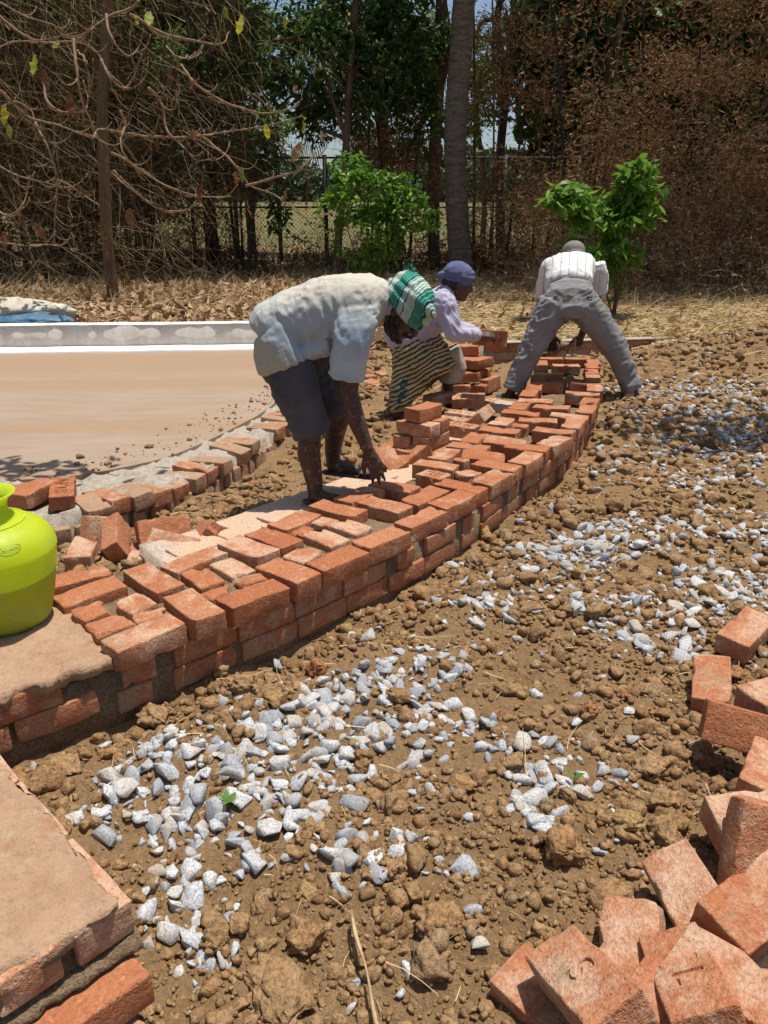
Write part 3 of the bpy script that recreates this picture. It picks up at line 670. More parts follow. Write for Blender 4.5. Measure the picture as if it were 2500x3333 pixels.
# heap between the green pot and the wall
loose('brick standing tilted on its corner, tallest of the heap by the pot', (-1.140, 3.02, .125), axes((-.24, .94, .24), (.9, .12, .43)))
p = aty(*kk(k3, 318, 370), 3.10); loose('pale brick standing on end at the back of the heap by the pot', p, axes((.05, .45, .9), (-.55, -.75, .4)), m=MBP)
flat('pale brick lying flat behind the upright ones of the heap by the pot', kk(k3, 165, 470), kk(k3, 240, 330), .10, None, MBP)
p = aty(*kk(k3, 985, 265), 3.12); loose('long red brick lying on edge at the back of the heap', p, axes((.86, .51, -.05), (.4, -.7, .55)))
p = aty(*kk(k3, 1390, 290), 3.05); loose('broken brick with a dark rough end at the right of the heap', p, axes((.6, -.72, .3), (-.6, -.3, .75)), random.choice(BATS['l']))
p = aty(*kk(k3, 1080, 430), 2.94); loose('speckled brick slanting toward the wall top in the heap', p, axes((.94, -.30, -.1), (-.13, -.60, .79)), m=MBR)
flat('small brick bat in the middle of the heap by the pot', kk(k3, 700, 490), kk(k3, 850, 480), .10, random.choice(BATS['m']), MBP)
flat('brick lying deep in the shaded hollow of the heap', kk(k3, 690, 420), kk(k3, 880, 390), .07, None, MB)
# three on the mortared edge behind the pot
loose('brick stamped with three letters, lying end-on on the mortared edge behind the pot', onray((-1.86, 4.2, -.082), ZS + .035), axes((-.30, .93, .10), (.08, -.12, .98)), STAMP[0])
loose('plain brick beside the stamped one on the mortared edge behind the pot', onray((-2.013, 4.166, -.074), ZS + .045), axes((.30, .95, 0), (.03, .02, 1)))
flat('shaded brick half hidden behind the pot\'s rim on the mortared edge', kk(k4, 40, 330), kk(k4, 270, 300), ZS + .075)
# strewn at the right
loose('brick lying alone on the gravel, long side toward the camera, left of the tilted one', (1.013, 2.032, .050), axes((.36, .92, .10), (-.12, -.06, .99)), m=MBR)
flat('tilted brick lying just behind the lone brick on the gravel', kk(c5, 1258, 585), kk(c5, 1600, 310), .085, None, MBR, (.06, -.1))
p = aty(*kk(k5, 1420, 480), 1.72); loose('dark red brick standing on edge at the picture\'s right rim, pale top edge', p, axes((.93, -.33, -.12), (-.25, -.82, .48)))
p = at(*kk(k5, 1650, 150), .10); loose('brick sliver showing behind the one standing on edge', p + Vector((.05, .03, 0)), axes((.9, .35, 0), (0, 0, 1)), m=MBR)
p = at(*kk(k5, 1640, 1040), .09); loose('dusty brick at the rim, above the brick with a finger-round hollow', p, axes((.55, .8, -.05), (-.1, -.2, .95)), m=MBR)
p = at(*kk(k5, 1560, 1540), .10); loose('dusty brick at the rim with a shaded grooved side', p, axes((.97, .1, .05), (-.05, -.25, .95)), m=MBP)
p = at(*kk(k5, 1480, 1960), .10); loose('orange-pale brick below the grooved one, standing nearly upright', p, axes((.2, .45, .8), (.0, -.85, .45)), m=MBR)
loose('half red half pale brick leaning at the back of the near pile', (.617, 1.17, .120), axes((-.02, .94, -.15), (-.42, .12, .88)), m=MBP)
loose('whitewash-splashed brick with a pressed letter S, nearest of the pile', (.352, .945, .158), axes((.25, -.88, .40), (-.46, .22, .84)), stamped(311, "S"), MBR)
loose('brick with pressed letters in the middle of the near pile', (.520, .93, .180), axes((-.10, -.93, .33), (-.34, .33, .86)), stamped(312, "SL"), MBR)
p = at(*kk(c6, 1600, 640), .20); loose('big weathered brick lying across the right end of the near pile', p, axes((.85, .5, .12), (-.2, -.35, .9)), m=MBR)
p = at(*kk(c6, 1500, 1180), .19); loose('plain brown brick at the lower right end of the near pile', p, axes((.62, -.72, .2), (-.3, .1, .92)), m=MBR)
p = at(*kk(c6, 1230, 1380), .16); loose('brick at the lowest edge of the near pile, mostly cut by the frame', p, axes((.65, -.7, .1), (-.2, .1, .95)), m=MBR)
p = at(*kk(c6, 830, 980), .10); loose('brick wedged low between the two lettered bricks of the near pile', p, axes((.35, .9, .1), (-.3, .0, .9)), m=MBR)
p = at(*kk(c6, 390, 1300), .02); loose('shaded brick under the whitewash-splashed one', p, axes((.65, -.7, 0), (-.2, 0, .95)), m=MBR)
p = at(*kk(c6, 1500, 900), .08); loose('brick in deep shade under the weathered one', p, axes((.8, .5, 0), (0, 0, 1)), m=MBR)
p = at(2510, 1090, .35); loose('brick at the rim on top of the soil mound', p, RZ(.4))
p = at(2170, 1180, .12); loose('small brick bat lying at the end of the cross wall', p, RZ(.2), random.choice(BATS['m']))
# rubble by the trench end, behind the turbaned worker
for i, (px, py, z, lab) in enumerate([(1215, 1255, .1, 'round rubble brick lump between the two stooping workers, upper'), (1200, 1235, .13, 'reddish rubble brick lump between the two stooping workers, left'), (1190, 1285, .06, 'flat brick bat in the straw between the two stooping workers'), (1260, 1290, .07, 'red brick bat by the patterned skirt'), (1240, 1225, .1, 'grey-brown rubble lump beside the patterned skirt')]):
    p = at(px, py, z); loose(lab, p, rrot_m := Euler((random.gauss(0, .2), random.gauss(0, .2), random.uniform(0, 3))).to_matrix().to_4x4(), random.choice(BATS['l' if i < 2 else 'm']), MBR)
# ------------------------------------------------------------------ gravel, clods, straw, litter
def right_of_wall(x, y): return side(FRONT, x, y) > .03
GE = [(560,1650,330,110,-12,1.0),(450,1770,280,60,0,.75),(800,1490,200,60,-20,.8),(1130,1270,210,50,-20,.85),(1300,1190,170,60,-10,.7),(1400,1350,190,70,20,.7),(1560,1240,130,120,0,.55),(1480,1000,210,60,0,.4),
 (1500,845,190,30,0,1.0),(1560,1130,130,40,0,.6),(1150,1740,60,60,0,.7),(700,1860,350,60,0,.22),(420,1990,110,130,0,.45),(830,2080,120,120,0,.16),(850,1600,260,80,0,.4),(1250,1650,200,80,0,.28),(1400,920,250,60,0,.22),(1560,900,120,90,0,.5),(420,2060,80,90,0,.5)]
def gdens(P):
    uv = project(P) / 1.507; d = np.full(len(P), .035)
    for cx, cy, rx, ry, an, w in GE:
        c, s = math.cos(R(an)), math.sin(R(an)); dx, dy = uv[:, 0] - cx, uv[:, 1] - cy
        q = ((dx * c + dy * s) / rx) ** 2 + ((-dx * s + dy * c) / ry) ** 2
        d = np.maximum(d, w * sstep(1.5, .45, q))
    return d * (.55 + .75 * sstep(-.3, .35, fbm(np.stack([P[:, 0], P[:, 1], 0 * P[:, 0]], 1) * 4.5, 2, 90)))
def hull(seed, n=13, sq=(1, .78, .50)):
    g = np.random.default_rng(seed); p = g.normal(size=(n, 3)); p /= np.linalg.norm(p, axis=1)[:, None]; p *= g.uniform(.75, 1.05, (n, 1)); p *= np.array(sq) * g.uniform(.85, 1.15, 3)
    bm = bmesh.new(); vs = [bm.verts.new(q) for q in p]; r = bmesh.ops.convex_hull(bm, input=vs)
    bmesh.ops.delete(bm, geom=[v for v in bm.verts if not v.link_faces], context='VERTS'); bm.verts.index_update()
    bmesh.ops.triangulate(bm, faces=bm.faces)
    V = np.array([v.co[:] for v in bm.verts]); F = np.array([[v.index for v in f.verts] for f in bm.faces]); bm.free(); return V, F
HULLS = [hull(i, int(10 + i % 8)) for i in range(40)]
def hullb(seed):                       # chip with worn edges
    V, F = HULLS[seed]; me = mesh_np("t", V, F); bm = bmesh.new(); bm.from_mesh(me)
    bmesh.ops.dissolve_limit(bm, angle_limit=R(9), verts=bm.verts, edges=bm.edges)
    bmesh.ops.bevel(bm, geom=list(bm.edges), offset=.07, segments=1, affect='EDGES', clamp_overlap=True); bmesh.ops.triangulate(bm, faces=bm.faces)
    bm.verts.index_update()
    V = np.array([v.co[:] for v in bm.verts]); F = np.array([[v.index for v in f.verts] for f in bm.faces]); bm.free(); bpy.data.meshes.remove(me); return V, F
HB = [hullb(i) for i in range(40)]
acc = Acc()
bands = [(.7, 2.2, 1500), (2.2, 4.0, 1050), (4.0, 8.2, 560)]
npl = 0
for y0, y1, dn in bands:
    A = (y1 - y0) * 6.0; n = int(A * dn)
    x = rng.uniform(-1.6, 4.4, n); y = rng.uniform(y0, y1, n); ok = right_of_wall(x, y) & (x > -.56 * y - .35) & (x < .56 * y + 1.1); x, y = x[ok], y[ok]
    z = gz(x, y); d = gdens(np.stack([x, y, z], 1)); ok = rng.uniform(0, 1, len(x)) < d * 1.45; x, y, z = x[ok], y[ok], z[ok]
    for px, py, pz in zip(x, y, z):
        s = min(.047, .0125 + .0085 * rng.exponential(1.5))
        V, F = (HB if y0 < 4 else HULLS)[rng.integers(40)]
        P = V @ rotm((rng.normal(0, .5), rng.normal(0, .5), rng.uniform(0, 6.3))).T * s; acc.add(P + np.array([px, py, pz + s * rng.uniform(.02, .28)]), F, rng.uniform(0, 1)); npl += 1
print('gravel', npl, sum(len(f) for f in acc.F))
tag(obj('gravel', acc.mesh('gravel'), M_GRAVEL, kind='stuff'), 'pale grey granite chips strewn over the brown soil', 'gravel')

def clod(seed, sub):
    V, F = ICO[sub]; g = np.random.default_rng(seed)
    r = 1 + .34 * fbm(V * 1.3 + seed * 5.7, 3, seed) + .22 * (np.abs(vn(V * 2.6 + seed, seed + 3)) - .3)
    W = V * r[:, None] * np.array([1, g.uniform(.65, .95), g.uniform(.5, .8)])
    for _ in range(9):
        nrm = g.normal(size=3); nrm /= np.linalg.norm(nrm); dd = g.uniform(.42, .72); k = W @ nrm - dd; W = W - np.clip(k, 0, None)[:, None] * nrm * .9
    if sub >= 2: W += V * (.11 * fbm(V * 4.3 + seed, 3, seed + 9))[:, None]
    if sub >= 3: W -= V * (.10 * np.clip(.22 - np.abs(vn(V * 3.7 + seed, seed + 19)), 0, 1) / .22)[:, None]; W += V * (.05 * fbm(V * 11 + seed, 3, seed + 29))[:, None]
    return W, F
CL = {1: [clod(i, 1) for i in range(40)], 2: [clod(50 + i, 2) for i in range(30)], 3: [clod(90 + i, 3) for i in range(14)]}
acc = Acc(); ncl = 0
for y0, y1, dn, mins, xl in [(.65, 1.5, 6000, .0052, 2.2), (1.5, 2.6, 4000, .0066, 3.2), (2.6, 4.2, 1900, .0095, 4.6), (4.2, 8.4, 480, .0150, 7.6)]:
    n = int((y1 - y0) * 1.22 * dn * xl / 1.0 * .8)
    n = int(n * 1.28); x = rng.uniform(-xl / 1.6, xl / 1.6 * 1.56, n); y = rng.uniform(y0, y1, n)
    ok = ((np.abs(x) < .545 * y + .25) | ((x > 0) & (x < .545 * y + 1.2) & (rng.uniform(0, 1, len(x)) < .45))) & ~((side(FRONT, x, y) < -.0) & (side(BACK, x, y) > -.30)) & ~(side(LOUT, x, y) < .04)
    ok &= ~((((x - C0[0]) * U[0] + (y - C0[1]) * U[1]) > 0) & (((x - C0[0]) * Vv[0] + (y - C0[1]) * Vv[1]) > 0) & (y < 1.6))
    x, y = x[ok], y[ok]; z = gz(x, y); gd = gdens(np.stack([x, y, z], 1)) * right_of_wall(x, y)
    heap = .45 + .8 * sstep(-.35, .45, fbm(np.stack([x, y, 0 * x], 1) * 2.6, 2, 70))
    bank = .9 * np.exp(-((side(FRONT, x, y) - .08) / .12) ** 2); ok = rng.uniform(0, 1, len(x)) < (1 - .5 * gd) * heap + bank; x, y, z = x[ok], y[ok], z[ok]
    for px, py, pz in zip(x, y, z):
        s = min(.052, mins * .8 + mins * .95 * rng.exponential(1.0)) * (1.5 if rng.random() < .02 else 1)
        sub = 1 if s < .0125 + .0035 * py else (2 if s < .026 + .006 * py else 3)
        V, F = CL[sub][rng.integers(len(CL[sub]))] if sub > 1 or rng.random() < .4 else HULLS[rng.integers(40)]
        P = V @ rotm((rng.normal(0, .35), rng.normal(0, .35), rng.uniform(0, 6.3))).T * s
        acc.add(P + np.array([px, py, pz + s * .22]), F, rng.uniform(0, .86) if rng.random() < .95 else rng.uniform(.86, 1)); ncl += 1
n = 260; t_ = rng.uniform(.1, .95, n); e_ = LIN[(t_ * (len(LIN) - 1)).astype(int)]; x = e_[:, 0] - np.abs(rng.normal(0, .16, n)) - .02; y = e_[:, 1] + rng.normal(0, .08, n) + .06
for px, py in zip(x, y):                # mortar crumbs on the floor's edge
    s = .004 + .005 * rng.exponential(1.0); V, F = CL[1][rng.integers(40)]; acc.add(V * s + np.array([px, py, ZS + s * .3]), F, rng.uniform(.4, .86)); ncl += 1
print('clods', ncl, sum(len(f) for f in acc.F))
tag(obj('soil_rubble', acc.mesh('soil_rubble', False), M_CLOD, kind='stuff'), 'crumbled brown soil clods covering the ground', 'soil')
# the big clods, one thing each
def big(px, py, s, tint, label, seed, sq=(1, 1, 1), name='soil_clod', cat='clod'):
    V, F = clod(seed, 4); W = V * np.array(sq) * s
    W += (W / s) * (s * (.05 * fbm(W / s * 5 + seed, 4, seed) + .05 * np.abs(fbm(W / s * 9 + seed, 3, seed + 2))))[:, None]
    p = at(px * 1.507, py * 1.507, .02); pz = zg(p.x, p.y)
    me = mesh_np(name, W, F, True, {'tint': np.full(len(W), tint)})
    o = obj(name, me, M_CLOD); o.location = (p.x, p.y, pz + s * .22); o.rotation_euler = (random.gauss(0, .2), random.gauss(0, .2), random.uniform(0, 6))
    tag(o, label, cat)
big(684, 1432, .050, 1.0, 'orange-brown clod at the foot of the wall beside the gravel', 1)
big(525, 1500, .055, .52, 'yellowish clod just below the orange-brown clod', 2)
big(1215, 1850, .068, .70, 'large round brown clod in bare soil left of the brick pile', 3)
big(945, 1992, .048, .66, 'brown clod casting a dark shadow, alone in the lower middle', 4)
big(335, 1522, .050, .5, 'grey-brown clod under the corner of the wall', 5)
big(130, 1640, .065, .45, 'broad olive-brown clod between pier and wall', 6, (1.2, 1, .8))
big(1352, 1800, .050, .95, 'flat ochre stone tilted beside a single white chip', 7, (1.4, .7, .6), 'ochre_stone', 'stone')
big(1420, 1815, .055, .5, 'olive clod touching the half pale brick', 8)
big(600, 2110, .075, .40, 'widest flat clod near the bottom edge', 9, (1.3, 1, .6))
big(665, 2010, .055, .68, 'reddish angular clod above the widest flat clod', 10)
big(860, 1880, .038, .55, 'small olive clod touching a white-crusted chip', 11)
big(1272, 1535, .034, 1.0, 'brick-red lump lying on the gravel', 12)
big(1350, 1487, .024, 1.0, 'small brick-red lump near the lone brick', 13)
big(1065, 1530, .026, 1.0, 'crumbling brick-red lump in the middle of the gravel', 14)
big(1520, 1620, .060, .62, 'grey cracked clod left of the brick standing on edge', 15)
big(1410, 1480, .050, .8, 'dark cracked clod left of the lone brick', 16, (1.3, .9, .7))
big(1410, 1640, .070, .5, 'jagged brown clod beside the dark cracked ones', 17)
big(1440, 1730, .065, .52, 'jagged clod just above the half pale brick', 18)
big(1090, 1160, .055, .85, 'slaty clod leaning at the wall\'s middle', 19)
big(1020, 1215, .06, .8, 'row-end clod at the wall foot below the turbaned worker', 20)
big(780, 1640, .036, .25, 'dark clod nested among the granite chips', 21)
big(470, 2010 , .05, .3, 'half buried clod beside the pier\'s lower course', 22)

# straw, roots and stubble
def strands(acc, P0, length, width, n_seg=3, droop=.25, flat_=True, up=None, tint=None):
    """flat curved blades from points P0; up: vertical share of direction"""
    n = len(P0); a = rng.uniform(0, 2 * np.pi, n); L = length if not np.isscalar(length) else np.full(n, length)
    e = np.zeros(n) if up is None else up
    D = np.stack([np.cos(a) * np.cos(e), np.sin(a) * np.cos(e), np.sin(e)], 1); b = rng.uniform(0, 2 * np.pi, n)
    S = np.stack([-np.sin(a), np.cos(a), 0 * a], 1); bend = rng.normal(0, droop, n)
    Vs = []
    for k in range(n_seg + 1):
        t = k / n_seg; c = P0 + D * (L * t)[:, None] + S * (bend * L * t * t)[:, None]; c[:, 2] -= (up is not None) * (.35 * L * t * t) * rng.uniform(.3, 1)
        w = (width if np.isscalar(width) else width) * (1 - .6 * t)
        Vs += [c - (S * .8 + np.array([0, 0, .6])) * np.atleast_1d(w)[:, None] * .5, c + (S * .8 + np.array([0, 0, .6])) * np.atleast_1d(w)[:, None] * .5]
    V = np.stack(Vs, 1).reshape(-1, 3); m = 2 * (n_seg + 1); F = []
    for k in range(n_seg): F.append(np.array([2 * k, 2 * k + 1, 2 * k + 3, 2 * k + 2]))
    F = (np.arange(n)[:, None, None] * m + np.array(F)[None]).reshape(-1, 4)
    t_ = rng.uniform(0, 1, n) if tint is None else tint
    acc.add(V, F, np.repeat(t_, m))
acc = Acc()
for y0, y1, n, ln, w, lift in [(.7, 1.6, 420, .05, .0022, .012), (1.6, 3, 800, .055, .003, .015), (3, 6, 1300, .06, .0042, .018), (6, 8.2, 1600, .09, .006, .02)]:
    x = rng.uniform(-2.2, 4.2, n); y = rng.uniform(y0, y1, n); ok = (np.abs(x) < .56 * y + .3) & (right_of_wall(x, y) | (side(LOUT, x, y) > .1) & (side(BACK, x, y) < -.35)); x, y = x[ok], y[ok]
    strands(acc, np.stack([x, y, gz(x, y) + lift], 1), rng.exponential(ln, len(x)) + ln * .4, w, 3, .3, up=rng.normal(.08, .2, len(x)))
# matted dry grass behind the works
n = 30000; x = rng.uniform(-1.2, 8, n); y = 7.7 + 5.2 * rng.uniform(0, 1, n) ** 1.4; ok = (x > -.6 - .05 * y) & (x < .6 * y + .5) & ~((x < .3) & (y < 8.4)); x, y = x[ok], y[ok]
pz = gz(x, y); den = fbm(np.stack([x, y, 0 * x], 1) * 1.4, 2, 33) > -.35 - .3 * (y > 8.3); x, y, pz = x[den], y[den], pz[den]
strands(acc, np.stack([x, y, pz + .01], 1), rng.uniform(.06, .26, len(x)), .008, 2, .5, up=np.abs(rng.normal(.12, .25, len(x))))
tag(obj('dry_grass', acc.mesh('dry_grass'), M_STRAW, kind='stuff'), 'loose straw and matted dry grass over the soil', 'dry grass')

M_LITTER = leafy("dry_leaves", [(.20, .11, .055), (.33, .20, .10), (.46, .31, .17), (.52, .38, .24), (.28, .13, .06)], .15, .8)
def leaf_verts(n, L, W, curl=.25):
    """n folded leaves, pointing +x, as (n,8,3) and faces"""
    t = np.array([0, .28, .65, 1.0]); wd_ = np.array([.15, 1, .85, .05]); V = np.zeros((n, 8, 3)); cu = rng.normal(0, curl, n); fo = np.abs(rng.normal(.18, .2, n))
    for k in range(4):
        for s in (0, 1):
            V[:, 2 * k + s, 0] = t[k] * L; V[:, 2 * k + s, 1] = (s - .5) * wd_[k] * W; V[:, 2 * k + s, 2] = cu * L * t[k] ** 2 + fo * abs(s - .5) * wd_[k] * W * (1 if s else .6)
    F = np.array([[0, 1, 3, 2], [2, 3, 5, 4], [4, 5, 7, 6]]); return V, F
def eul(n, rx, ry, rz):
    cx, sx, cy, sy, cz, sz = np.cos(rx), np.sin(rx), np.cos(ry), np.sin(ry), np.cos(rz), np.sin(rz)
    M_ = np.zeros((n, 3, 3)); M_[:, 0, 0] = cy * cz; M_[:, 0, 1] = sx * sy * cz - cx * sz; M_[:, 0, 2] = cx * sy * cz + sx * sz
    M_[:, 1, 0] = cy * sz; M_[:, 1, 1] = sx * sy * sz + cx * cz; M_[:, 1, 2] = cx * sy * sz - sx * cz; M_[:, 2, 0] = -sy; M_[:, 2, 1] = sx * cy; M_[:, 2, 2] = cx * cy
    return M_
def leaves(acc, P, L, W, rx, ry, rz, curl=.25, tint=None):
    n = len(P); L = np.full(n, L) if np.isscalar(L) else L; W = np.full(n, W) if np.isscalar(W) else W
    V, F = leaf_verts(n, L, W, curl); V = np.einsum('nij,nkj->nki', eul(n, rx, ry, rz), V) + P[:, None]
    acc.add(V.reshape(-1, 3), (np.arange(n)[:, None, None] * 8 + F[None]).reshape(-1, 4), np.repeat(rng.uniform(0, 1, n) if tint is None else tint, 8))
acc = Acc()
n = 9500; x = rng.uniform(-8.5, .2, n); y = 8.3 + 4.6 * rng.uniform(0, 1, n) ** 1.3; ok = np.abs(x) < .6 * y; x, y = x[ok], y[ok]; n = len(x)
pile = .12 * np.exp(-((y - 9.0) / .55) ** 2)
leaves(acc, np.stack([x, y, gz(x, y) + .01 + rng.uniform(0, 1, n) * pile], 1), rng.uniform(.05, .17, n), rng.uniform(.03, .09, n), rng.normal(0, .38, n), rng.normal(0, .32, n), rng.uniform(0, 6.3, n), .5)
n = 2600; x = rng.uniform(-1, 8, n); y = 8.2 + 5.5 * rng.uniform(0, 1, n); ok = np.abs(x) < .6 * y; x, y = x[ok], y[ok]; n = len(x)
leaves(acc, np.stack([x, y, gz(x, y) + .02], 1), rng.uniform(.05, .13, n), rng.uniform(.03, .07, n), rng.normal(0, .6, n), rng.normal(0, .5, n), rng.uniform(0, 6.3, n), .4)
tag(obj('leaf_litter', acc.mesh('leaf_litter'), M_LITTER, kind='stuff'), 'fallen dry leaves heaped behind the white kerb and under the trees', 'leaf litter')
M_GREEN = leafy("leaf_green", [(.05, .13, .018), (.085, .20, .03), (.12, .26, .045), (.16, .30, .06)], .35, .5)
# long pale root and the few green things on the soil
rp = [(760, 1960), (768, 2010), (790, 2070), (800, 2110), (812, 2160), (838, 2215)]; pts = []
for i, (a, b) in enumerate(rp):
    q = at(a * 1.507, b * 1.507, .05); q.z = zg(q.x, q.y) + .035 + .01 * math.sin(i); pts.append(q)
pts = [Vector(p) for p in catmull([tuple(p) for p in pts], .02)]
V, F = tube(pts, [.0035 + .0012 * math.sin(i * .9) for i in range(len(pts))], 6)
tag(obj('dry_root', mesh_np('dry_root', V, F, True), plain("root_bark", (.50, .38, .22), .8, .2, 60, (.36, .25, .13))), 'long pale dry root lying over the chips near the bottom edge', 'root')
def seedling(px, py, z, s, n, label, cat='seedling'):
    p = at(px * 1.507, py * 1.507, z); a_ = Acc(); q = np.tile(np.array([0, 0, .008]), (n, 1)); k = np.arange(n) * 2.4
    leaves(a_, q, s, s * .42, np.full(n, .1), -rng.uniform(.2, .7, n), k, .2, rng.uniform(.3, 1, n))
    st = tube([(0, 0, -.03), (0, 0, .012)], .0015, 5); a_.add(*st, .3)
    o = obj('seedling', a_.mesh('seedling'), M_GREEN); o.location = (p.x, p.y, zg(p.x, p.y) + .03); tag(o, label, cat)
seedling(490, 1732, .03, .034, 7, 'tiny green seedling sprouting among the granite chips')
seedling(1240, 1688, .03, .030, 2, 'single bright green leaf lying on the soil', 'leaf')
seedling(1298, 955, .05, .035, 6, 'small pale green sprig on the soil right of the wall')
# ------------------------------------------------------------------ the water pot
def lathe(prof, n=64):
    prof = np.array(prof, float); m = len(prof); a = np.arange(n) * 2 * np.pi / n
    V = np.stack([prof[:, None, 0] * np.cos(a), prof[:, None, 0] * np.sin(a), np.repeat(prof[:, 1:2], n, 1)], -1).reshape(-1, 3)
    i = np.arange(m - 1)[:, None] * n; j = np.arange(n)[None]; k = (j + 1) % n
    return V, np.stack([(i + j).ravel(), (i + k).ravel(), (i + n + k).ravel(), (i + n + j).ravel()], 1)
def smoothprof(P, step=.006): return catmull(P, step)
def pot_mat():
    m, nt, b = mat("lime_plastic", .33, .45); v = objco(nt, False)
    n = noise(nt, v, 14, 5, .65); vo = nd(nt, "ShaderNodeTexVoronoi", {"Scale": 46.0, "Vector": v}).outputs[0]
    c = mixc(nt, ramp(nt, n, [(.4, 0.0), (.7, .35)]), (.72, .84, .02), (.78, .84, .18))
    sp = nt.nodes.new("ShaderNodeSeparateXYZ"); nt.links.new(v, sp.inputs[0])
    zone = nd(nt, "ShaderNodeMapRange", {0: sp.outputs[2], 1: .19, 2: .27}).outputs[0]
    spl = math_(nt, 'MULTIPLY', ramp(nt, math_(nt, 'ADD', vo, math_(nt, 'MULTIPLY', noise(nt, v, 60, 3, .6), .25)), [(.22, 1.0), (.26, 0.0)]), math_(nt, 'MULTIPLY', zone, ramp(nt, noise(nt, v, 11, 3, .6), [(.52, 0.0), (.58, 1.0)])))
    c = mixc(nt, spl, c, (.72, .74, .66)); c = mixc(nt, ramp(nt, noise(nt, v, 5, 6, .75), [(.50, 0.0), (.72, .5)]), c, (.48, .44, .26)); c = mixc(nt, ramp(nt, noise(nt, v, 33, 5, .75), [(.60, 0.0), (.70, .35)]), c, (.62, .64, .40)); setc(nt, b, c)
    nt.links.new(ramp(nt, noise(nt, v, 8, 5, .7), [(.3, .28), (.7, .62)]), b.inputs['Roughness']); bump(nt, b, noise(nt, v, 22, 5, .6), .12, .004)
    tr = nt.nodes.new("ShaderNodeBsdfTranslucent"); nt.links.new(c, tr.inputs[0])
    mx = nd(nt, "ShaderNodeMixShader", {0: .52}); nt.links.new(b.outputs[0], mx.inputs[1]); nt.links.new(tr.outputs[0], mx.inputs[2])
    nt.links.new(mx.outputs[0], nt.nodes["Material Output"].inputs[0]); return m
M_POT = pot_mat()
POT = thing('water_pot', 'lime green plastic water pot half full, standing on the plastered wall end', 'water pot', (-1.185, 2.17, ZT - .036 + .004))
POT.rotation_euler = (R(1.5), R(-2), .2)
outer = smoothprof([(.001, 0), (.100, 0), (.116, .008), (.126, .03), (.146, .10), (.164, .18), (.174, .235)]) .tolist() + smoothprof([(.1765, .238), (.176, .252), (.165, .285), (.140, .315), (.100, .338), (.080, .345)]).tolist()
V, F = lathe(outer); obj('body', mesh_np('body', V, F, True), M_POT, POT)
V, F = lathe(smoothprof([(.0795, .3445), (.074, .352), (.064, .357), (.060, .372), (.062, .392)])); obj('neck', mesh_np('neck', V, F, True), M_POT, POT)
V, F = lathe(smoothprof([(.0615, .391), (.070, .408), (.086, .420), (.091, .424), (.088, .428), (.072, .417), (.059, .398), (.056, .37), (.060, .356)], .004)); obj('rim', mesh_np('rim', V, F, True), M_POT, POT)
V, F = lathe([(.001, .004), (.098, .004), (.123, .03), (.143, .10), (.158, .165), (.159, .168), (.001, .168)], 48); obj('water', mesh_np('water', V, F, True), plain("pot_water", (.06, .13, .01), .1, .5), POT)
V, F = lathe(smoothprof([(.1035, .3375), (.1045, .3400), (.101, .3415), (.099, .3400)], .002)); obj('shoulder_ring', mesh_np('shoulder_ring', V, F, True), M_POT, POT)
# moulded oval badge with its word
bd = thing('t', 't', 't'); bpy.data.objects.remove(bd)
cu = bpy.data.curves.new("badge", 'FONT'); cu.body = "NYLON"; cu.size = .0135; cu.align_x = 'CENTER'; cu.align_y = 'CENTER'; cu.extrude = .0008
t = bpy.data.objects.new("t", cu); COL.objects.link(t); bpy.context.view_layer.update()
tm = bpy.data.meshes.new_from_object(t.evaluated_get(bpy.context.evaluated_depsgraph_get())); bpy.data.objects.remove(t)
aa = np.linspace(0, 2 * np.pi, 40, endpoint=False); V, F = tube([(.030 * math.cos(q), .0125 * math.sin(q), 0) for q in list(aa) + [aa[0]]], .0009, 5, False)
acc = Acc(); acc.add(V, F); tv = np.array([v.co[:] for v in tm.vertices]); tm.calc_loop_triangles(); acc.add(tv, np.array([l.vertices[:] for l in tm.loop_triangles]))
ang = math.atan2(-1, .62); rr_, zz_ = .158, .297
bo = obj('badge', acc.mesh('badge'), plain("badge_green", (.22, .34, .02), .4), POT)
nrm = Vector((math.cos(ang) * .62, math.sin(ang) * .62, .78)).normalized(); xa = Vector((-math.sin(ang), math.cos(ang), 0)); yaa = nrm.cross(xa)
bo.matrix_local = Matrix.Translation((math.cos(ang) * rr_, math.sin(ang) * rr_, zz_)) @ Matrix((xa, yaa, nrm)).transposed().to_4x4()

# sacks behind the kerb
def sack(name, label, cat, c, sq, m, seed):
    V, F = ICO[4]; W = V * np.array(sq); f = 1 + .16 * fbm(V * 2.2 + seed, 3, seed) + .10 * np.abs(np.sin(6 * vn(V * 2 + seed, seed + 2)))
    W = W * f[:, None]; W[:, 2] = np.maximum(W[:, 2], -sq[2] * .45)
    o = obj(name, mesh_np(name, W, F, True), m); o.location = c; tag(o, label, cat); return o
M_SACK = plain("sack_weave", (.62, .57, .47), .85, .2, 9, (.44, .38, .28), .6, .02)
sack('woven_sack', 'crumpled off-white woven sack lying behind the kerb', 'sack', (-4.15, 8.75, .43), (.62, .30, .16), M_SACK, 3)
sack('plastic_bag', 'blue plastic bag lying in front of the off-white sack', 'bag', (-3.75, 8.42, .36), (.42, .20, .10), plain("blue_plastic", (.05, .13, .22), .35, .5, 12, (.12, .22, .30), .4, .02), 8)

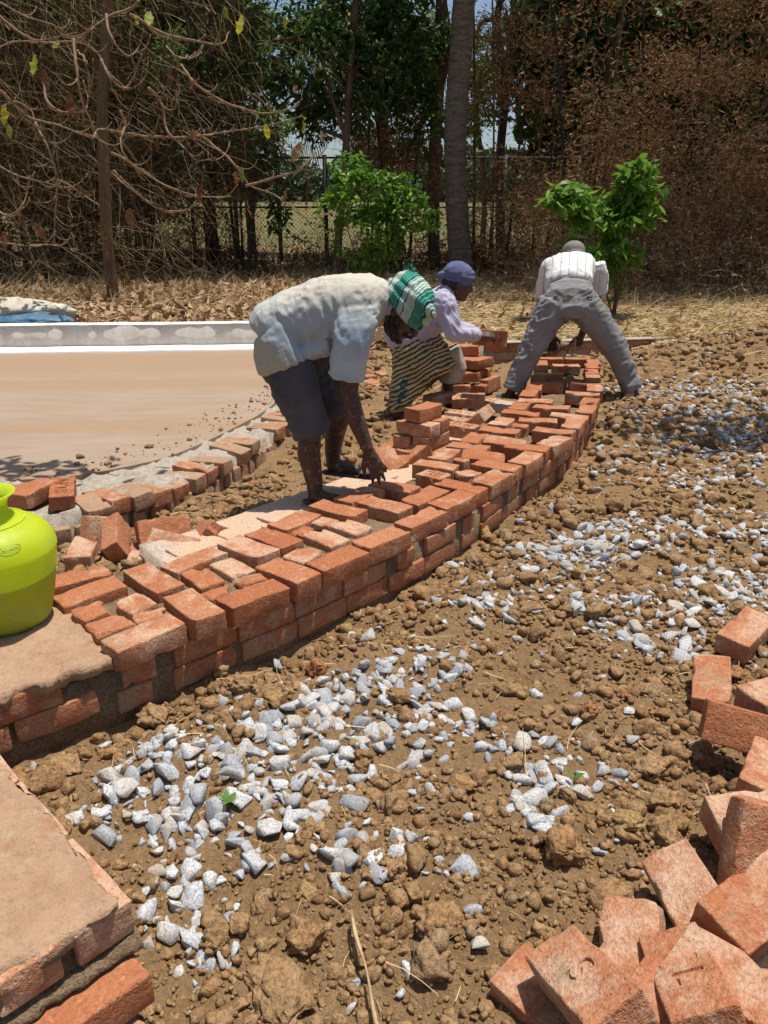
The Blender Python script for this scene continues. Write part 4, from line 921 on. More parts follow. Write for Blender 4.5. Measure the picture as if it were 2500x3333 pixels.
# ------------------------------------------------------------------ people
class Fig:
    def __init__(s): s.a = Acc()
    def cap(s, p0, r0, p1, r1, sq=1.0, ax=None, n=14):
        """tapered capsule; sq squashes it along ax"""
        p0, p1 = np.array(p0, float), np.array(p1, float); d = p1 - p0; L = np.linalg.norm(d); d = d / max(L, 1e-9)
        ts = [(-r0 * math.cos(q), r0 * math.sin(q)) for q in np.linspace(0.05, np.pi / 2, 5)] + [(L + r1 * math.sin(q), r1 * math.cos(q)) for q in np.linspace(0, np.pi / 2 - .05, 5)]
        u = np.cross(d, [0.31, .92, .22]); u /= np.linalg.norm(u)
        if ax is not None:
            ax = np.array(ax, float); u = ax - d * np.dot(ax, d); u /= np.linalg.norm(u)
        v = np.cross(d, u); a = np.arange(n) * 2 * np.pi / n
        V = np.concatenate([p0 + d * t + r * (np.cos(a)[:, None] * u * sq + np.sin(a)[:, None] * v) for t, r in ts]); m = len(ts)
        s._tube(V, m, n)
    def _tube(s, V, m, n):
        i = np.arange(m - 1)[:, None] * n; j = np.arange(n)[None]; k = (j + 1) % n
        F = np.stack([(i + j).ravel(), (i + k).ravel(), (i + n + k).ravel(), (i + n + j).ravel()], 1); F = np.concatenate([F[:, :3], F[:, [0, 2, 3]]])
        c0, c1 = V[:n].mean(0), V[-n:].mean(0); V = np.concatenate([V, [c0], [c1]]); N_ = m * n
        F = np.concatenate([F, [(N_, (q + 1) % n, q) for q in range(n)], [(N_ + 1, N_ - n + q, N_ - n + (q + 1) % n) for q in range(n)]])
        s.a.add(V, F)
    def chain(s, pts, rad, sq=1.0, ax=None):
        for k in range(len(pts) - 1): s.cap(pts[k], rad[k], pts[k + 1], rad[k + 1], sq, ax)
    def ell(s, c, r, Rm=None):
        V, F = ICO[3]; W = V * np.array(r)
        if Rm is not None: W = W @ np.array(Rm).T
        s.a.add(W + np.array(c), F)
    def loft(s, rings, n=36, p=2.4):
        """rings: (center, u, ru, v, rv) closed tube of super-ellipses"""
        a = np.arange(n) * 2 * np.pi / n; ca, sa = np.cos(a), np.sin(a); q = 2 / p
        ca, sa = np.sign(ca) * np.abs(ca) ** q, np.sign(sa) * np.abs(sa) ** q; V = []
        for c, u, ru, v, rv in rings: V.append(np.array(c) + ca[:, None] * np.array(u) * ru + sa[:, None] * np.array(v) * rv)
        s._tube(np.concatenate(V), len(rings), n)
    def build(s, name, voxel, mat_, parent=None, smooth=4, disp=None, sm2=0):
        me = s.a.mesh("t"); o = bpy.data.objects.new("t", me); COL.objects.link(o)
        r = o.modifiers.new("r", 'REMESH'); r.mode = 'VOXEL'; r.voxel_size = voxel
        if smooth: q = o.modifiers.new("s", 'SMOOTH'); q.iterations = smooth; q.factor = .5
        dg = bpy.context.evaluated_depsgraph_get(); dg.update(); out = bpy.data.meshes.new_from_object(o.evaluated_get(dg)); out.name = name
        bpy.data.objects.remove(o)
        n = len(out.vertices); co = np.zeros(n * 3, np.float32); out.vertices.foreach_get("co", co); co = co.reshape(-1, 3).astype(float)
        if disp is not None:
            no = np.zeros(n * 3, np.float32); out.vertices.foreach_get("normal", no); no = no.reshape(-1, 3)
            co = co + no * disp(co, no)[:, None]; out.vertices.foreach_set("co", co.astype(np.float32).ravel())
        for p in out.polygons: p.use_smooth = True
        out.materials.clear(); out.update()
        ob = obj(name, out, mat_, parent)
        if parent is not None: ob.location = -parent.location
        return ob
def ringx(path, w):                    # rings of a trunk bent in the x-z plane; (x, z, half height, half width, dorsal)
    out = []
    for x, y, z, h, wd_, dx, dz in path:
        l = math.hypot(dx, dz); out.append(((x, y, z), (dx / l, 0, dz / l), h, (0, 1, 0), wd_))
    return out
def hand(f, wrist, D, Nb, side_, s=1.0, curl=(.3, .35, .4, .5), spread=.10, thumb=.7, r=1.0):
    """wrist point, finger direction D, back-of-hand normal Nb, side_ = +1 if the thumb lies along D x Nb"""
    D = Vector(D).normalized(); Nb = Vector(Nb); Nb = (Nb - D * Nb.dot(D)).normalized(); S = D.cross(Nb) * side_; w = Vector(wrist)
    f.cap(w - D * .02, .026 * s, w + D * .03 * s, .030 * s, .62, Nb)
    for o_ in (-.026, -.009, .009, .026): f.cap(w + D * .02 * s + S * o_ * .6 * s, .016 * s, w + D * .085 * s + S * o_ * s, .0125 * s, .9, Nb)
    for i, (o_, ln) in enumerate(((.028, .92), (.0095, 1.0), (-.0095, .95), (-.027, .76))):
        b = w + D * (.088 - .004 * abs(i - 1)) * s + S * o_ * s; d = (D + S * (1.5 - i) * spread).normalized(); n = Nb.copy(); a = curl[i] * .55; prev = b
        for k, (l, r0, r1) in enumerate(((.042, .0105, .0095), (.027, .0093, .0085), (.022, .0085, .0068))):
            d2 = (d * math.cos(a) - n * math.sin(a)).normalized(); n = (n * math.cos(a) + d * math.sin(a)).normalized(); d = d2; a = curl[i] * .8
            q = prev + d * l * ln * s; f.cap(prev, r0 * s * r, q, r1 * s * r); prev = q
    b = w + D * .022 * s + S * .024 * s; d = (D * .72 + S * thumb - Nb * .25).normalized(); q = b + d * .045 * s; f.cap(b, .0165 * s, q, .0125 * s)
    d = (D * .95 + S * thumb * .35 - Nb * .35).normalized(); q2 = q + d * .032 * s; f.cap(q, .0115 * s * r, q2, .010 * s * r); f.cap(q2, .0098 * s * r, q2 + (d - Nb * .15) * .024 * s, .0075 * s * r)
def head(f, c, Fw, U, s=1.0):
    Fw = Vector(Fw).normalized(); U = Vector(U); U = (U - Fw * U.dot(Fw)).normalized(); Lf = U.cross(Fw); B = Matrix((Fw, Lf, U)).transposed(); c = Vector(c)
    P = lambda x, y, z: c + B @ (Vector((x, y, z)) * s)
    f.ell(P(-.010, 0, .035), np.array((.098, .077, .105)) * s, B); f.ell(P(.028, 0, -.045), np.array((.066, .060, .075)) * s, B); f.ell(P(.062, 0, -.092), np.array((.034, .036, .026)) * s, B)
    f.cap(P(.083, 0, .028), .013 * s, P(.112, 0, -.022), .0165 * s); f.ell(P(.100, .013, -.027), np.array((.012, .011, .009)) * s, B); f.ell(P(.100, -.013, -.027), np.array((.012, .011, .009)) * s, B)
    for k in (-1, 1):
        f.cap(P(.082, .012 * k, .036), .013 * s, P(.062, .052 * k, .036), .014 * s); f.ell(P(.058, .042 * k, -.022), np.array((.032, .028, .030)) * s, B)
        f.ell(P(-.006, .079 * k, -.006), np.array((.020, .010, .032)) * s, B); f.ell(P(.070, .032 * k, .012), np.array((.018, .019, .014)) * s, B)
        f.cap(P(-.015, .055 * k, -.055), .016 * s, P(.055, .035 * k, -.092), .018 * s)
    f.cap(P(.088, -.020, -.056), .0095 * s, P(.088, .020, -.056), .0095 * s, .8); f.cap(P(.086, -.017, -.068), .0100 * s, P(.086, .017, -.068), .0100 * s)
    return P, B
def eyes(P, parent, s=1.0):
    for k in (-1, 1):
        V, F = ICO[2]; o = obj('eye', mesh_np('eye', V * .0125 * s, F, True), M_EYE, parent); o.location = P(.0775, .032 * k, .010) - parent.location
M_EYE = plain("eye", (.10, .07, .055), .2, .5)
def skin_mat(name, c, dust=0.0):
    m, nt, b = mat(name, .52, .4); v = objco(nt, False)
    n = noise(nt, v, 9, 5, .6); n2 = noise(nt, v, 38, 5, .7)
    k = mixc(nt, ramp(nt, n, [(.35, 0.0), (.7, .7)]), c, tuple(x * 1.55 for x in c))
    if dust: k = mixc(nt, ramp(nt, n2, [(.64 - dust * .1, 0.0), (.72, .75)]), k, (.34, .27, .21))
    setc(nt, b, k); bump(nt, b, noise(nt, v, 260, 3, .6), .25, .0015); return m
def folds(freq, amp, ax, seed, fine=.25, p=None):
    """cloth folds: noise stretched along ax, plus fine creases"""
    ax = np.array(ax, float); ax /= np.linalg.norm(ax)
    def f(co, no):
        along_ = co @ ax; perp = co - along_[:, None] * ax
        Q = perp * freq + (along_ * freq * .14)[:, None] * ax
        w = fbm(co * 5, 2, seed + 7) * .06
        a = 1 - np.abs(vn(Q + w[:, None] * freq, seed)) * 2; b = 1 - np.abs(vn(Q * 2.1 + 3, seed + 1)) * 2
        k = sstep(-.5, .6, fbm(co * 6.5, 2, seed + 4))
        return amp * (a * .7 + b * fine) * (.25 + .75 * k)
    return f
def mixd(*fs): return lambda co, no: sum(g(co, no) for g in fs)
def cloth_bump(nt, b, v, weave=900, st=.35):
    w = nd(nt, "ShaderNodeTexNoise", {"Scale": 60.0, "Detail": 5.0, "Roughness": .65, "Vector": v}).outputs[0]
    bump(nt, b, w, st, .006)

# --- worker with the green turban
P1 = thing('person', 'stooping worker in a faded blue shirt, dark shorts and green checked turban, laying a brick', 'person', (-.30, 3.45, .16))
M_SKIN1 = skin_mat("skin_dusty", (.060, .027, .017), .8)
f = Fig()
hipR, hipL, knR, knL, anR, anL = (-.45, 3.42, .87), (-.45, 3.57, .88), (-.335, 3.40, .52), (-.200, 3.60, .555), (-.318, 3.37, .195), (-.250, 3.61, .275)
f.chain([hipR, knR], [.085, .056]); f.chain([knR, (-.345, 3.385, .40), (-.322, 3.375, .26), anR], [.053, .054, .040, .033]); f.chain([anR, (-.26, 3.36, .185), (-.17, 3.345, .178)], [.036, .032, .022])
f.chain([hipL, knL], [.085, .056]); f.chain([knL, (-.235, 3.605, .45), (-.25, 3.61, .34), anL], [.053, .053, .040, .033]); f.chain([anL, (-.20, 3.595, .262), (-.125, 3.575, .252), (-.085, 3.56, .248)], [.036, .033, .027, .020])
for k, (dx, dy) in enumerate(((0, .022), (.008, .008), (.006, -.006), (.0, -.018), (-.01, -.028))): f.cap((-.10 + dx, 3.565 + dy, .250), .011, (-.062 + dx, 3.555 + dy, .246), .0095 - .0006 * k)
for k in range(5): f.cap((-.185 + .004 * k, 3.325 + .011 * k, .178), .010, (-.150, 3.32 + .011 * k, .175), .009)
f.loft(ringx([(-.50, 3.5, .90, .08, .12, -.6, .8), (-.42, 3.5, .95, .11, .14, -.3, .95), (-.25, 3.5, 1.0, .12, .15, -.15, 1), (-.09, 3.5, 1.04, .11, .16, 0, 1), (-.01, 3.5, 1.045, .06, .08, .2, 1)], 0))
f.chain([(-.03, 3.5, 1.05), (.045, 3.485, 1.04)], [.062, .056])
f.chain([(-.12, 3.36, 1.0), (-.158, 3.34, .70)], [.062, .046]); f.chain([(-.158, 3.34, .70), (-.135, 3.33, .60), (-.075, 3.31, .445)], [.043, .044, .028]); f.cap((-.158, 3.345, .705), .043, (-.165, 3.345, .69), .041)
f.chain([(-.12, 3.64, 1.0), (-.24, 3.68, .77), (-.23, 3.61, .60)], [.06, .045, .032])
hand(f, (-.070, 3.308, .432), (.42, -.08, -.90), (.25, -.93, .12), 1, .98, (.45, .30, .30, .55), .13, .55)
hand(f, (-.23, 3.61, .60), (.15, -.1, -1), (.8, 0, .4), 1, .9)
Fw1, U1 = (.66, -.30, -.70), (.72, -.05, .68); hc = (.078, 3.475, 1.018)
Pf, Bf = head(f, hc, Fw1, U1, .98)
body = f.build('body', .0063, M_SKIN1, P1, 2)
eyes(Pf, P1, .98)
M_HAIR = plain("hair_black", (.012, .010, .009), .6, .3, 120, (.03, .025, .022), .6, .003)
f = Fig()
for k in (-1, 1):
    f.chain([Pf(.113, .003 * k, -.043), Pf(.104, .022 * k, -.050), Pf(.088, .036 * k, -.064)], [.0085, .0085, .005])
    f.chain([Pf(.01, .070 * k, .0), Pf(.004, .068 * k, -.045), Pf(.030, .054 * k, -.078), Pf(.066, .030 * k, -.104)], [.010, .0125, .014, .014])
    f.chain([Pf(.045, .058 * k, -.050), Pf(.068, .040 * k, -.080)], [.009, .010]); f.chain([Pf(.092, .014 * k, .046), Pf(.074, .050 * k, .044)], [.0058, .0045])
    f.ell(Pf(-.045, .062 * k, -.01), (.03, .022, .045), Bf)
f.cap(Pf(.088, -.022, -.098), .013, Pf(.088, .022, -.098), .013); f.ell(Pf(-.075, 0, -.02), (.03, .06, .05), Bf)
f.build('hair', .0045, M_HAIR, P1, 2, lambda co, no: .0015 * fbm(co * 220, 2, 4))
def shirt1():
    m, nt, b = mat("faded_shirt", .9, .15); v = objco(nt, False)
    n1 = noise(nt, v, 4.2, 5, .6); n2 = noise(nt, v, 8.5, 5, .65); n3 = noise(nt, v, 30, 4, .6)
    sp = nt.nodes.new("ShaderNodeSeparateXYZ"); nt.links.new(v, sp.inputs[0])
    c = mixc(nt, ramp(nt, n1, [(.35, 0.0), (.65, 1.0)]), (.29, .37, .43), (.43, .48, .50))
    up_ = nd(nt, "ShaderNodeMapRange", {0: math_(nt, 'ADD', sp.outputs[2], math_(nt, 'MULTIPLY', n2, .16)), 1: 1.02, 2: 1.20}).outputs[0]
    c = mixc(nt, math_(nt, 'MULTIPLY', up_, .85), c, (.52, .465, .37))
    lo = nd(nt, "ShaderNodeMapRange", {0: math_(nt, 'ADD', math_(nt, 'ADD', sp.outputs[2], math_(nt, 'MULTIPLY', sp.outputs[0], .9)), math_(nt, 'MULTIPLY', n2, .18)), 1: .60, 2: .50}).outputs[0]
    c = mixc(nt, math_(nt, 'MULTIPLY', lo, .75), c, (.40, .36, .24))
    c = mixc(nt, ramp(nt, n2, [(.58, 0.0), (.72, .5)]), c, (.42, .33, .23))
    c = mixc(nt, ramp(nt, n3, [(.66, 0.0), (.75, .35)]), c, (.25, .22, .19))
    setc(nt, b, c); cloth_bump(nt, b, v); return m
M_SHIRT1 = shirt1()
f = Fig()
f.loft(ringx([(-.545, 3.5, .925, .060, .10, -.75, .66), (-.532, 3.5, .930, .090, .13, -.75, .66), (-.49, 3.5, .945, .118, .155, -.6, .8), (-.40, 3.5, .975, .134, .160, -.35, .94), (-.28, 3.5, 1.015, .138, .162, -.2, .98), (-.16, 3.5, 1.042, .132, .175, -.05, 1),
    (-.075, 3.5, 1.035, .138, .185, .1, 1), (-.02, 3.497, 1.045, .105, .135, .25, .97), (.015, 3.492, 1.05, .080, .088, .35, .94), (.028, 3.49, 1.052, .072, .074, .4, .92)], 0))
f.loft([((-.115, 3.385, 1.05), (1, 0, .1), .10, (0, 1, 0), .075), ((-.118, 3.345, 1.0), (1, 0, .0), .092, (0, 1, .35), .072), ((-.135, 3.330, .92), (1, 0, -.1), .082, (0, 1, 0), .070), ((-.150, 3.328, .84), (1, 0, -.1), .076, (0, 1, 0), .067), ((-.162, 3.326, .762), (.98, 0, -.2), .074, (0, 1, 0), .064), ((-.163, 3.326, .752), (.98, 0, -.2), .070, (0, 1, 0), .060)], 28)
f.loft([((-.115, 3.615, 1.05), (1, 0, .1), .10, (0, 1, 0), .075), ((-.125, 3.655, 1.0), (1, 0, 0), .09, (0, 1, -.35), .07), ((-.20, 3.675, .86), (1, 0, -.1), .075, (0, 1, 0), .065), ((-.225, 3.68, .80), (1, 0, -.2), .07, (0, 1, 0), .06)], 28)
f.loft(ringx([(-.42, 3.5, .845, .05, .15, -.2, 1), (-.35, 3.5, .86, .060, .15, -.2, 1), (-.24, 3.5, .89, .05, .14, -.2, 1)], 0))
f.loft([((-.475, 3.5, .965), (.8, 0, .55), .125, (0, 1, 0), .165), ((-.470, 3.5, .92), (.85, 0, .48), .130, (0, 1, 0), .175), ((-.462, 3.5, .88), (.9, 0, .4), .128, (0, 1, 0), .182), ((-.447, 3.5, .83), (.95, 0, .3), .132, (0, 1, 0), .190), ((-.435, 3.5, .795), (.97, 0, .35), .132, (0, 1, 0), .190), ((-.434, 3.5, .790), (.97, 0, .35), .124, (0, 1, 0), .182)], 36)
def creases(co, no):                   # long diagonal creases on the near flank, running from armpit to hip
    s = co[:, 0] * .86 + co[:, 2] * .50; w = sstep(3.46, 3.36, co[:, 1]) * sstep(-.56, -.46, co[:, 0]) * sstep(-.10, -.20, co[:, 0]) * sstep(1.14, 1.06, co[:, 2])
    q = s * 15 + 1.3 * vn(co * 7, 3); return w * .017 * (np.abs((q % 1) - .5) * 2 - .5) * (.5 + .5 * vn(co * 4.2, 5))
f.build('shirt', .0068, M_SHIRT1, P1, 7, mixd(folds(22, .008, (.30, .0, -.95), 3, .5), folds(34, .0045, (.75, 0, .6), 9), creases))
for nm, pts, r_ in (('sleeve_hem', [(-.162 + .077 * math.cos(q) * .98, 3.326 + .067 * math.sin(q), .764 - .016 * math.cos(q)) for q in np.linspace(0, 2 * np.pi, 25)], .0062),):
    V, F = tube(pts, r_, 6); world = mesh_np(nm, V, F, True); o = obj(nm, world, M_SHIRT1, P1); o.location = -P1.location
f = Fig(); a8 = np.linspace(0, 2 * np.pi, 15)
cc, cu_, cv_ = Vector((.026, 3.489, 1.052)), Vector((.4, 0, .92)), Vector((0, 1, 0)); ta = Vector((.92, -.1, -.4))
f.chain([tuple(cc + cu_ * .068 * math.cos(q) + cv_ * .070 * math.sin(q) + ta * .006) for q in a8], [.013] * 15); f.chain([tuple(cc + cu_ * .064 * math.cos(q) + cv_ * .066 * math.sin(q) + ta * .020) for q in a8], [.011] * 15)
f.build('collar', .005, M_SHIRT1, P1, 2, folds(30, .003, (0, 1, 0), 5))
M_SHORT = plain("dark_shorts", (.060, .064, .074), .9, .15, 6, (.100, .100, .104), .5, .006)
f = Fig()
f.loft([((-.475, 3.5, .90), (.85, 0, .5), .085, (0, 1, 0), .135), ((-.465, 3.5, .85), (.93, 0, .35), .104, (0, 1, 0), .152), ((-.450, 3.5, .79), (.97, 0, .25), .114, (0, 1, 0), .165), ((-.43, 3.5, .74), (1, 0, .2), .105, (0, 1, 0), .165)], 32)
for h_, k_, ex in ((hipR, knR, .075), (hipL, knL, .04)):
    h_, k_ = np.array(h_), np.array(k_); d = k_ - h_; e = k_ + d * ex
    u = np.array([-d[2], 0, d[0]]); u /= np.linalg.norm(u)
    f.loft([(h_ + d * .05, u, .098, (0, 1, 0), .085), (h_ + d * .3, u, .106, (0, 1, 0), .098), (h_ + d * .6, u, .096, (0, 1, 0), .092), (h_ + d * .85, u, .086, (0, 1, 0), .086), (e, u, .084, (0, 1, 0), .082), (e + d * .01, u, .079, (0, 1, 0), .077)], 28)
f.build('shorts', .0065, M_SHORT, P1, 3, mixd(folds(20, .010, (.8, 0, .55), 21, .5), folds(13, .008, (.25, .1, -.95), 23)))
def turban_mat():
    m, nt, b = mat("turban_check", .9, .15); v = objco(nt, False)
    # cloth direction: bands wind round the head, running from the neck side over the crown
    mp = nd(nt, "ShaderNodeMapping", {"Vector": v, "Rotation": (R(14), R(-30), R(18))}); sp = nt.nodes.new("ShaderNodeSeparateXYZ"); nt.links.new(mp.outputs[0], sp.inputs[0])
    w = math_(nt, 'ADD', sp.outputs[0], math_(nt, 'MULTIPLY', noise(nt, v, 9, 3, .5), .035))
    ph = math_(nt, 'FRACT', math_(nt, 'MULTIPLY', w, 9.0))
    c = ramp(nt, ph, [(0, (.055, .27, .20)), (.22, (.07, .31, .23)), (.245, (.02, .05, .05)), (.27, (.02, .05, .05)), (.30, (.36, .52, .43)), (.48, (.52, .63, .53)), (.50, (.03, .06, .06)), (.52, (.03, .06, .06)), (.55, (.52, .63, .53)), (.86, (.40, .55, .46)), (.89, (.02, .05, .05)), (.92, (.08, .33, .25)), (1, (.06, .28, .21))])
    n = noise(nt, v, 240, 3, .7); c = mixc(nt, ramp(nt, n, [(.35, .2), (.6, 0.0)]), c, (.03, .14, .10))
    setc(nt, b, c); wv = nd(nt, "ShaderNodeTexWave", {"Vector": mp.outputs[0], "Scale": 26.0, "Distortion": 5.0, "Detail": 3.0}).outputs[1]
    bump(nt, b, math_(nt, 'ADD', math_(nt, 'MULTIPLY', wv, 1.2), n), .6, .007); return m
M_TURB = turban_mat(); f = Fig(); tc = Pf(-.012, 0, .068)
f.ell(tc, (.118, .106, .098), Bf); f.ell(Pf(-.045, 0, .095), (.085, .090, .070), Bf)
for k, (z_, r_, th) in enumerate(((.028, .100, .022), (.045, .106, .024), (.070, .106, .026), (.098, .095, .026))):
    pts = [Pf(-.010 + (r_ + .004) * math.cos(q), (r_ - .012) * math.sin(q), z_ + .018 * math.sin(q + k * 1.3) - .012 * math.cos(q) * (1 if k < 2 else -1)) for q in np.linspace(0, 2 * np.pi, 21)]
    f.chain([tuple(p) for p in pts], [th] * 21, .75, tuple(Bf @ Vector((0, 0, 1))))
f.cap(Pf(-.070, -.02, .110), .034, Pf(-.085, -.02, .128), .024)
f.build('turban', .005, M_TURB, P1, 4, mixd(folds(22, .007, tuple(Bf @ Vector((.3, 1, .15))), 31), folds(40, .003, tuple(Bf @ Vector((0, 1, .3))), 33)))
acc = Acc(); fr = Pf(-.090, -.02, .138); n = 90
q = np.tile(np.array(fr[:]), (n, 1)) + rng.normal(0, .016, (n, 3)); strands(acc, q, rng.uniform(.012, .028, n), .0045, 3, .6, up=rng.uniform(.2, 1.5, n))
fo = obj('turban_fringe', acc.mesh('turban_fringe'), plain("fringe", (.07, .26, .20), .9), P1); fo.location = -P1.location
M_SOLE = plain("rubber_sole", (.05, .042, .036), .8, .2, 30, (.10, .085, .07))
f = Fig(); f.chain([(-.27, 3.61, .234), (-.16, 3.585, .230), (-.07, 3.56, .228)], [.040, .042, .042], .28, (0, 0, 1)); f.build('sandal', .005, M_SOLE, P1, 2)
f = Fig(); f.chain([(-.12, 3.61, .24), (-.115, 3.58, .283), (-.115, 3.555, .278), (-.12, 3.535, .24)], [.007, .009, .009, .007], .7); f.build('sandal_strap', .003, M_SOLE, P1, 1)
f = Fig(); f.chain([(-.345, 3.375, .168), (-.25, 3.36, .165), (-.15, 3.345, .163)], [.040, .042, .042], .2, (0, 0, 1)); f.build('sandal', .005, M_SOLE, P1, 2)

# --- woman in the purple shirt and patterned skirt
P2 = thing('person', 'woman in a pale violet shirt, patterned skirt and blue headscarf, holding out a brick', 'person', (.2, 5.35, .1))
M_SKIN2 = skin_mat("skin_brown", (.070, .034, .022), .15)
f = Fig()
Ph, Bh = head(f, (.498, 5.36, 1.000), (.93, .10, -.30), (.28, 0, .96), .92)
f.chain([(.42, 5.36, .90), (.475, 5.36, .96)], [.055, .05])
f.loft(ringx([(.14, 5.42, .62, .09, .13, -.7, .7), (.30, 5.40, .77, .10, .14, -.7, .7), (.41, 5.37, .88, .08, .14, -.7, .7)], 0))
f.chain([(.40, 5.24, .88), (.452, 5.16, .70)], [.05, .04]); f.chain([(.452, 5.16, .70), (.625, 5.20, .678)], [.038, .026])
hand(f, (.628, 5.20, .678), (.90, .30, .02), (.05, -.55, .83), -1, .95, (.5, .55, .6, .7), .10, .8, 1.1)
f.chain([(.40, 5.48, .88), (.50, 5.52, .68), (.66, 5.50, .66)], [.05, .04, .027]); hand(f, (.66, 5.50, .66), (.95, -.2, .0), (0, .3, .9), 1, .95, (.5, .5, .5, .5))
f.chain([(.16, 5.38, .58), (.36, 5.30, .42)], [.08, .06]); f.chain([(.36, 5.30, .42), (.11, 5.31, .17)], [.055, .036]); f.chain([(.11, 5.31, .15), (.10, 5.31, .10), (.17, 5.30, .085), (.23, 5.29, .080)], [.034, .033, .028, .018])
f.chain([(.16, 5.48, .58), (.44, 5.50, .45)], [.08, .06]); f.chain([(.44, 5.50, .45), (.47, 5.52, .20)], [.055, .036]); f.chain([(.47, 5.52, .2), (.47, 5.52, .14), (.56, 5.51, .12)], [.034, .033, .022])
f.build('body', .009, M_SKIN2, P2, 3); eyes(Ph, P2, .92)
f = Fig(); f.ell(Ph(-.03, 0, .0), (.075, .078, .07), Bh); f.ell(Ph(-.10, 0, -.005), (.035, .045, .035), Bh); f.build('hair', .005, M_HAIR, P2, 2)
M_SCARF = plain("blue_scarf", (.085, .095, .19), .9, .15, 10, (.13, .14, .25), .5, .006); f = Fig()
f.ell(Ph(-.018, 0, .055), (.107, .090, .088), Bh)
for z_, r_ in ((.030, .100), (.055, .102), (.085, .090)):
    f.chain([tuple(Ph(-.012 + r_ * math.cos(q), (r_ - .018) * math.sin(q), z_ + .012 * math.cos(q))) for q in np.linspace(0, 2 * np.pi, 19)], [.017] * 19, .7)
f.chain([tuple(Ph(-.10, 0, .03)), tuple(Ph(-.125, 0, .012)), tuple(Ph(-.12, .0, -.02))], [.035, .036, .02])
f.build('headscarf', .006, M_SCARF, P2, 3, folds(24, .005, tuple(Bh @ Vector((0, 1, .2))), 41))
M_SHIRT2, nt_, b_ = mat("violet_shirt", .9, .15); v_ = objco(nt_, False)
c_ = mixc(nt_, ramp(nt_, noise(nt_, v_, 5, 5, .6), [(.35, 0.0), (.65, 1.0)]), (.36, .34, .43), (.46, .44, .52))
c_ = mixc(nt_, ramp(nt_, nd(nt_, "ShaderNodeTexVoronoi", {"Scale": 95.0, "Vector": v_}).outputs[0], [(.16, .7), (.22, 0.0)]), c_, (.22, .17, .32)); setc(nt_, b_, c_); cloth_bump(nt_, b_, v_)
f = Fig()
f.loft(ringx([(.045, 5.43, .585, .06, .10, -.7, .7), (.075, 5.43, .60, .105, .145, -.7, .7), (.14, 5.42, .635, .140, .17, -.7, .7), (.23, 5.41, .71, .140, .165, -.7, .7), (.32, 5.39, .79, .130, .165, -.72, .7), (.39, 5.37, .865, .108, .17, -.72, .7), (.43, 5.36, .915, .075, .115, -.65, .75), (.452, 5.36, .945, .058, .066, -.55, .8)], 0))
f.chain([(.40, 5.225, .88), (.440, 5.165, .76), (.455, 5.155, .705)], [.072, .060, .056]); f.chain([(.455, 5.155, .705), (.53, 5.17, .685), (.61, 5.195, .678)], [.056, .050, .037])
f.chain([(.40, 5.505, .88), (.50, 5.53, .69)], [.07, .055]); f.chain([(.50, 5.53, .69), (.64, 5.505, .662)], [.053, .036])
f.loft(ringx([(.10, 5.42, .56, .05, .15, -.5, .8), (.20, 5.41, .575, .07, .165, -.4, .9), (.29, 5.40, .60, .05, .15, -.3, .9)], 0))
f.build('shirt', .0085, M_SHIRT2, P2, 4, mixd(folds(21, .012, (.5, 0, -.85), 51, .5), folds(30, .007, (0, .2, 1), 53)))
def skirt_mat():
    m, nt, b = mat("patterned_skirt", .85, .2); v = objco(nt, False)
    mp = nd(nt, "ShaderNodeMapping", {"Vector": v, "Rotation": (0, R(-62), R(10))})
    wv = nd(nt, "ShaderNodeTexWave", {"Vector": mp.outputs[0], "Scale": 11.0, "Distortion": 7.0, "Detail": 3.0, "Detail Scale": .8}).outputs[1]
    n = noise(nt, v, 7, 4, .6)
    c = mixc(nt, ramp(nt, n, [(.4, 0.0), (.6, 1.0)]), (.36, .28, .13), (.52, .43, .25))
    c = mixc(nt, ramp(nt, wv, [(.52, 0.0), (.62, .92)]), c, (.030, .022, .018))
    n2 = noise(nt, v, 4.6, 4, .6); c = mixc(nt, ramp(nt, n2, [(.58, 0.0), (.62, .95)]), c, (.015, .06, .07))
    c = mixc(nt, ramp(nt, noise(nt, v, 6.3, 4, .6), [(.66, 0.0), (.70, .95)]), c, (.02, .018, .016))
    setc(nt, b, c); cloth_bump(nt, b, v); return m
f = Fig()
f.loft([((.19, 5.42, .66), (1, 0, .3), .13, (0, 1, 0), .14), ((.21, 5.42, .61), (1, 0, .2), .175, (0, 1, 0), .175), ((.26, 5.40, .52), (1, 0, 0), .200, (0, 1, 0), .180), ((.275, 5.385, .44), (1, 0, .1), .215, (0, 1, 0), .175), ((.225, 5.37, .34), (1, 0, .35), .180, (0, 1, 0), .165), ((.18, 5.35, .26), (1, 0, .5), .140, (0, 1, 0), .135), ((.125, 5.325, .195), (1, 0, .3), .085, (0, 1, 0), .10), ((.12, 5.325, .185), (1, 0, .3), .078, (0, 1, 0), .09)], 40)
f.build('skirt', .008, skirt_mat(), P2, 3, mixd(folds(12, .020, (.55, 0, .8), 61), folds(24, .008, (.4, 0, .9), 63)))
M_PETT = plain("petticoat", (.42, .38, .31), .9, .15, 12, (.30, .26, .2)); f = Fig(); f.loft([((.125, 5.325, .20), (1, 0, .3), .082, (0, 1, 0), .092), ((.112, 5.322, .155), (1, 0, .2), .068, (0, 1, 0), .075), ((.11, 5.322, .148), (1, 0, .2), .062, (0, 1, 0), .07)], 30)
f.build('petticoat', .006, M_PETT, P2, 2, folds(22, .006, (0, 0, 1), 66)); f = Fig()
f.loft([((.47, 5.44, .55), (.8, 0, .5), .07, (0, 1, 0), .12), ((.50, 5.46, .42), (1, 0, 0), .085, (0, 1, 0), .12), ((.47, 5.48, .32), (1, 0, 0), .08, (0, 1, 0), .11)], 30)
f.build('skirt_lining', .006, M_PETT, P2, 2, folds(22, .006, (0, 0, 1), 66))
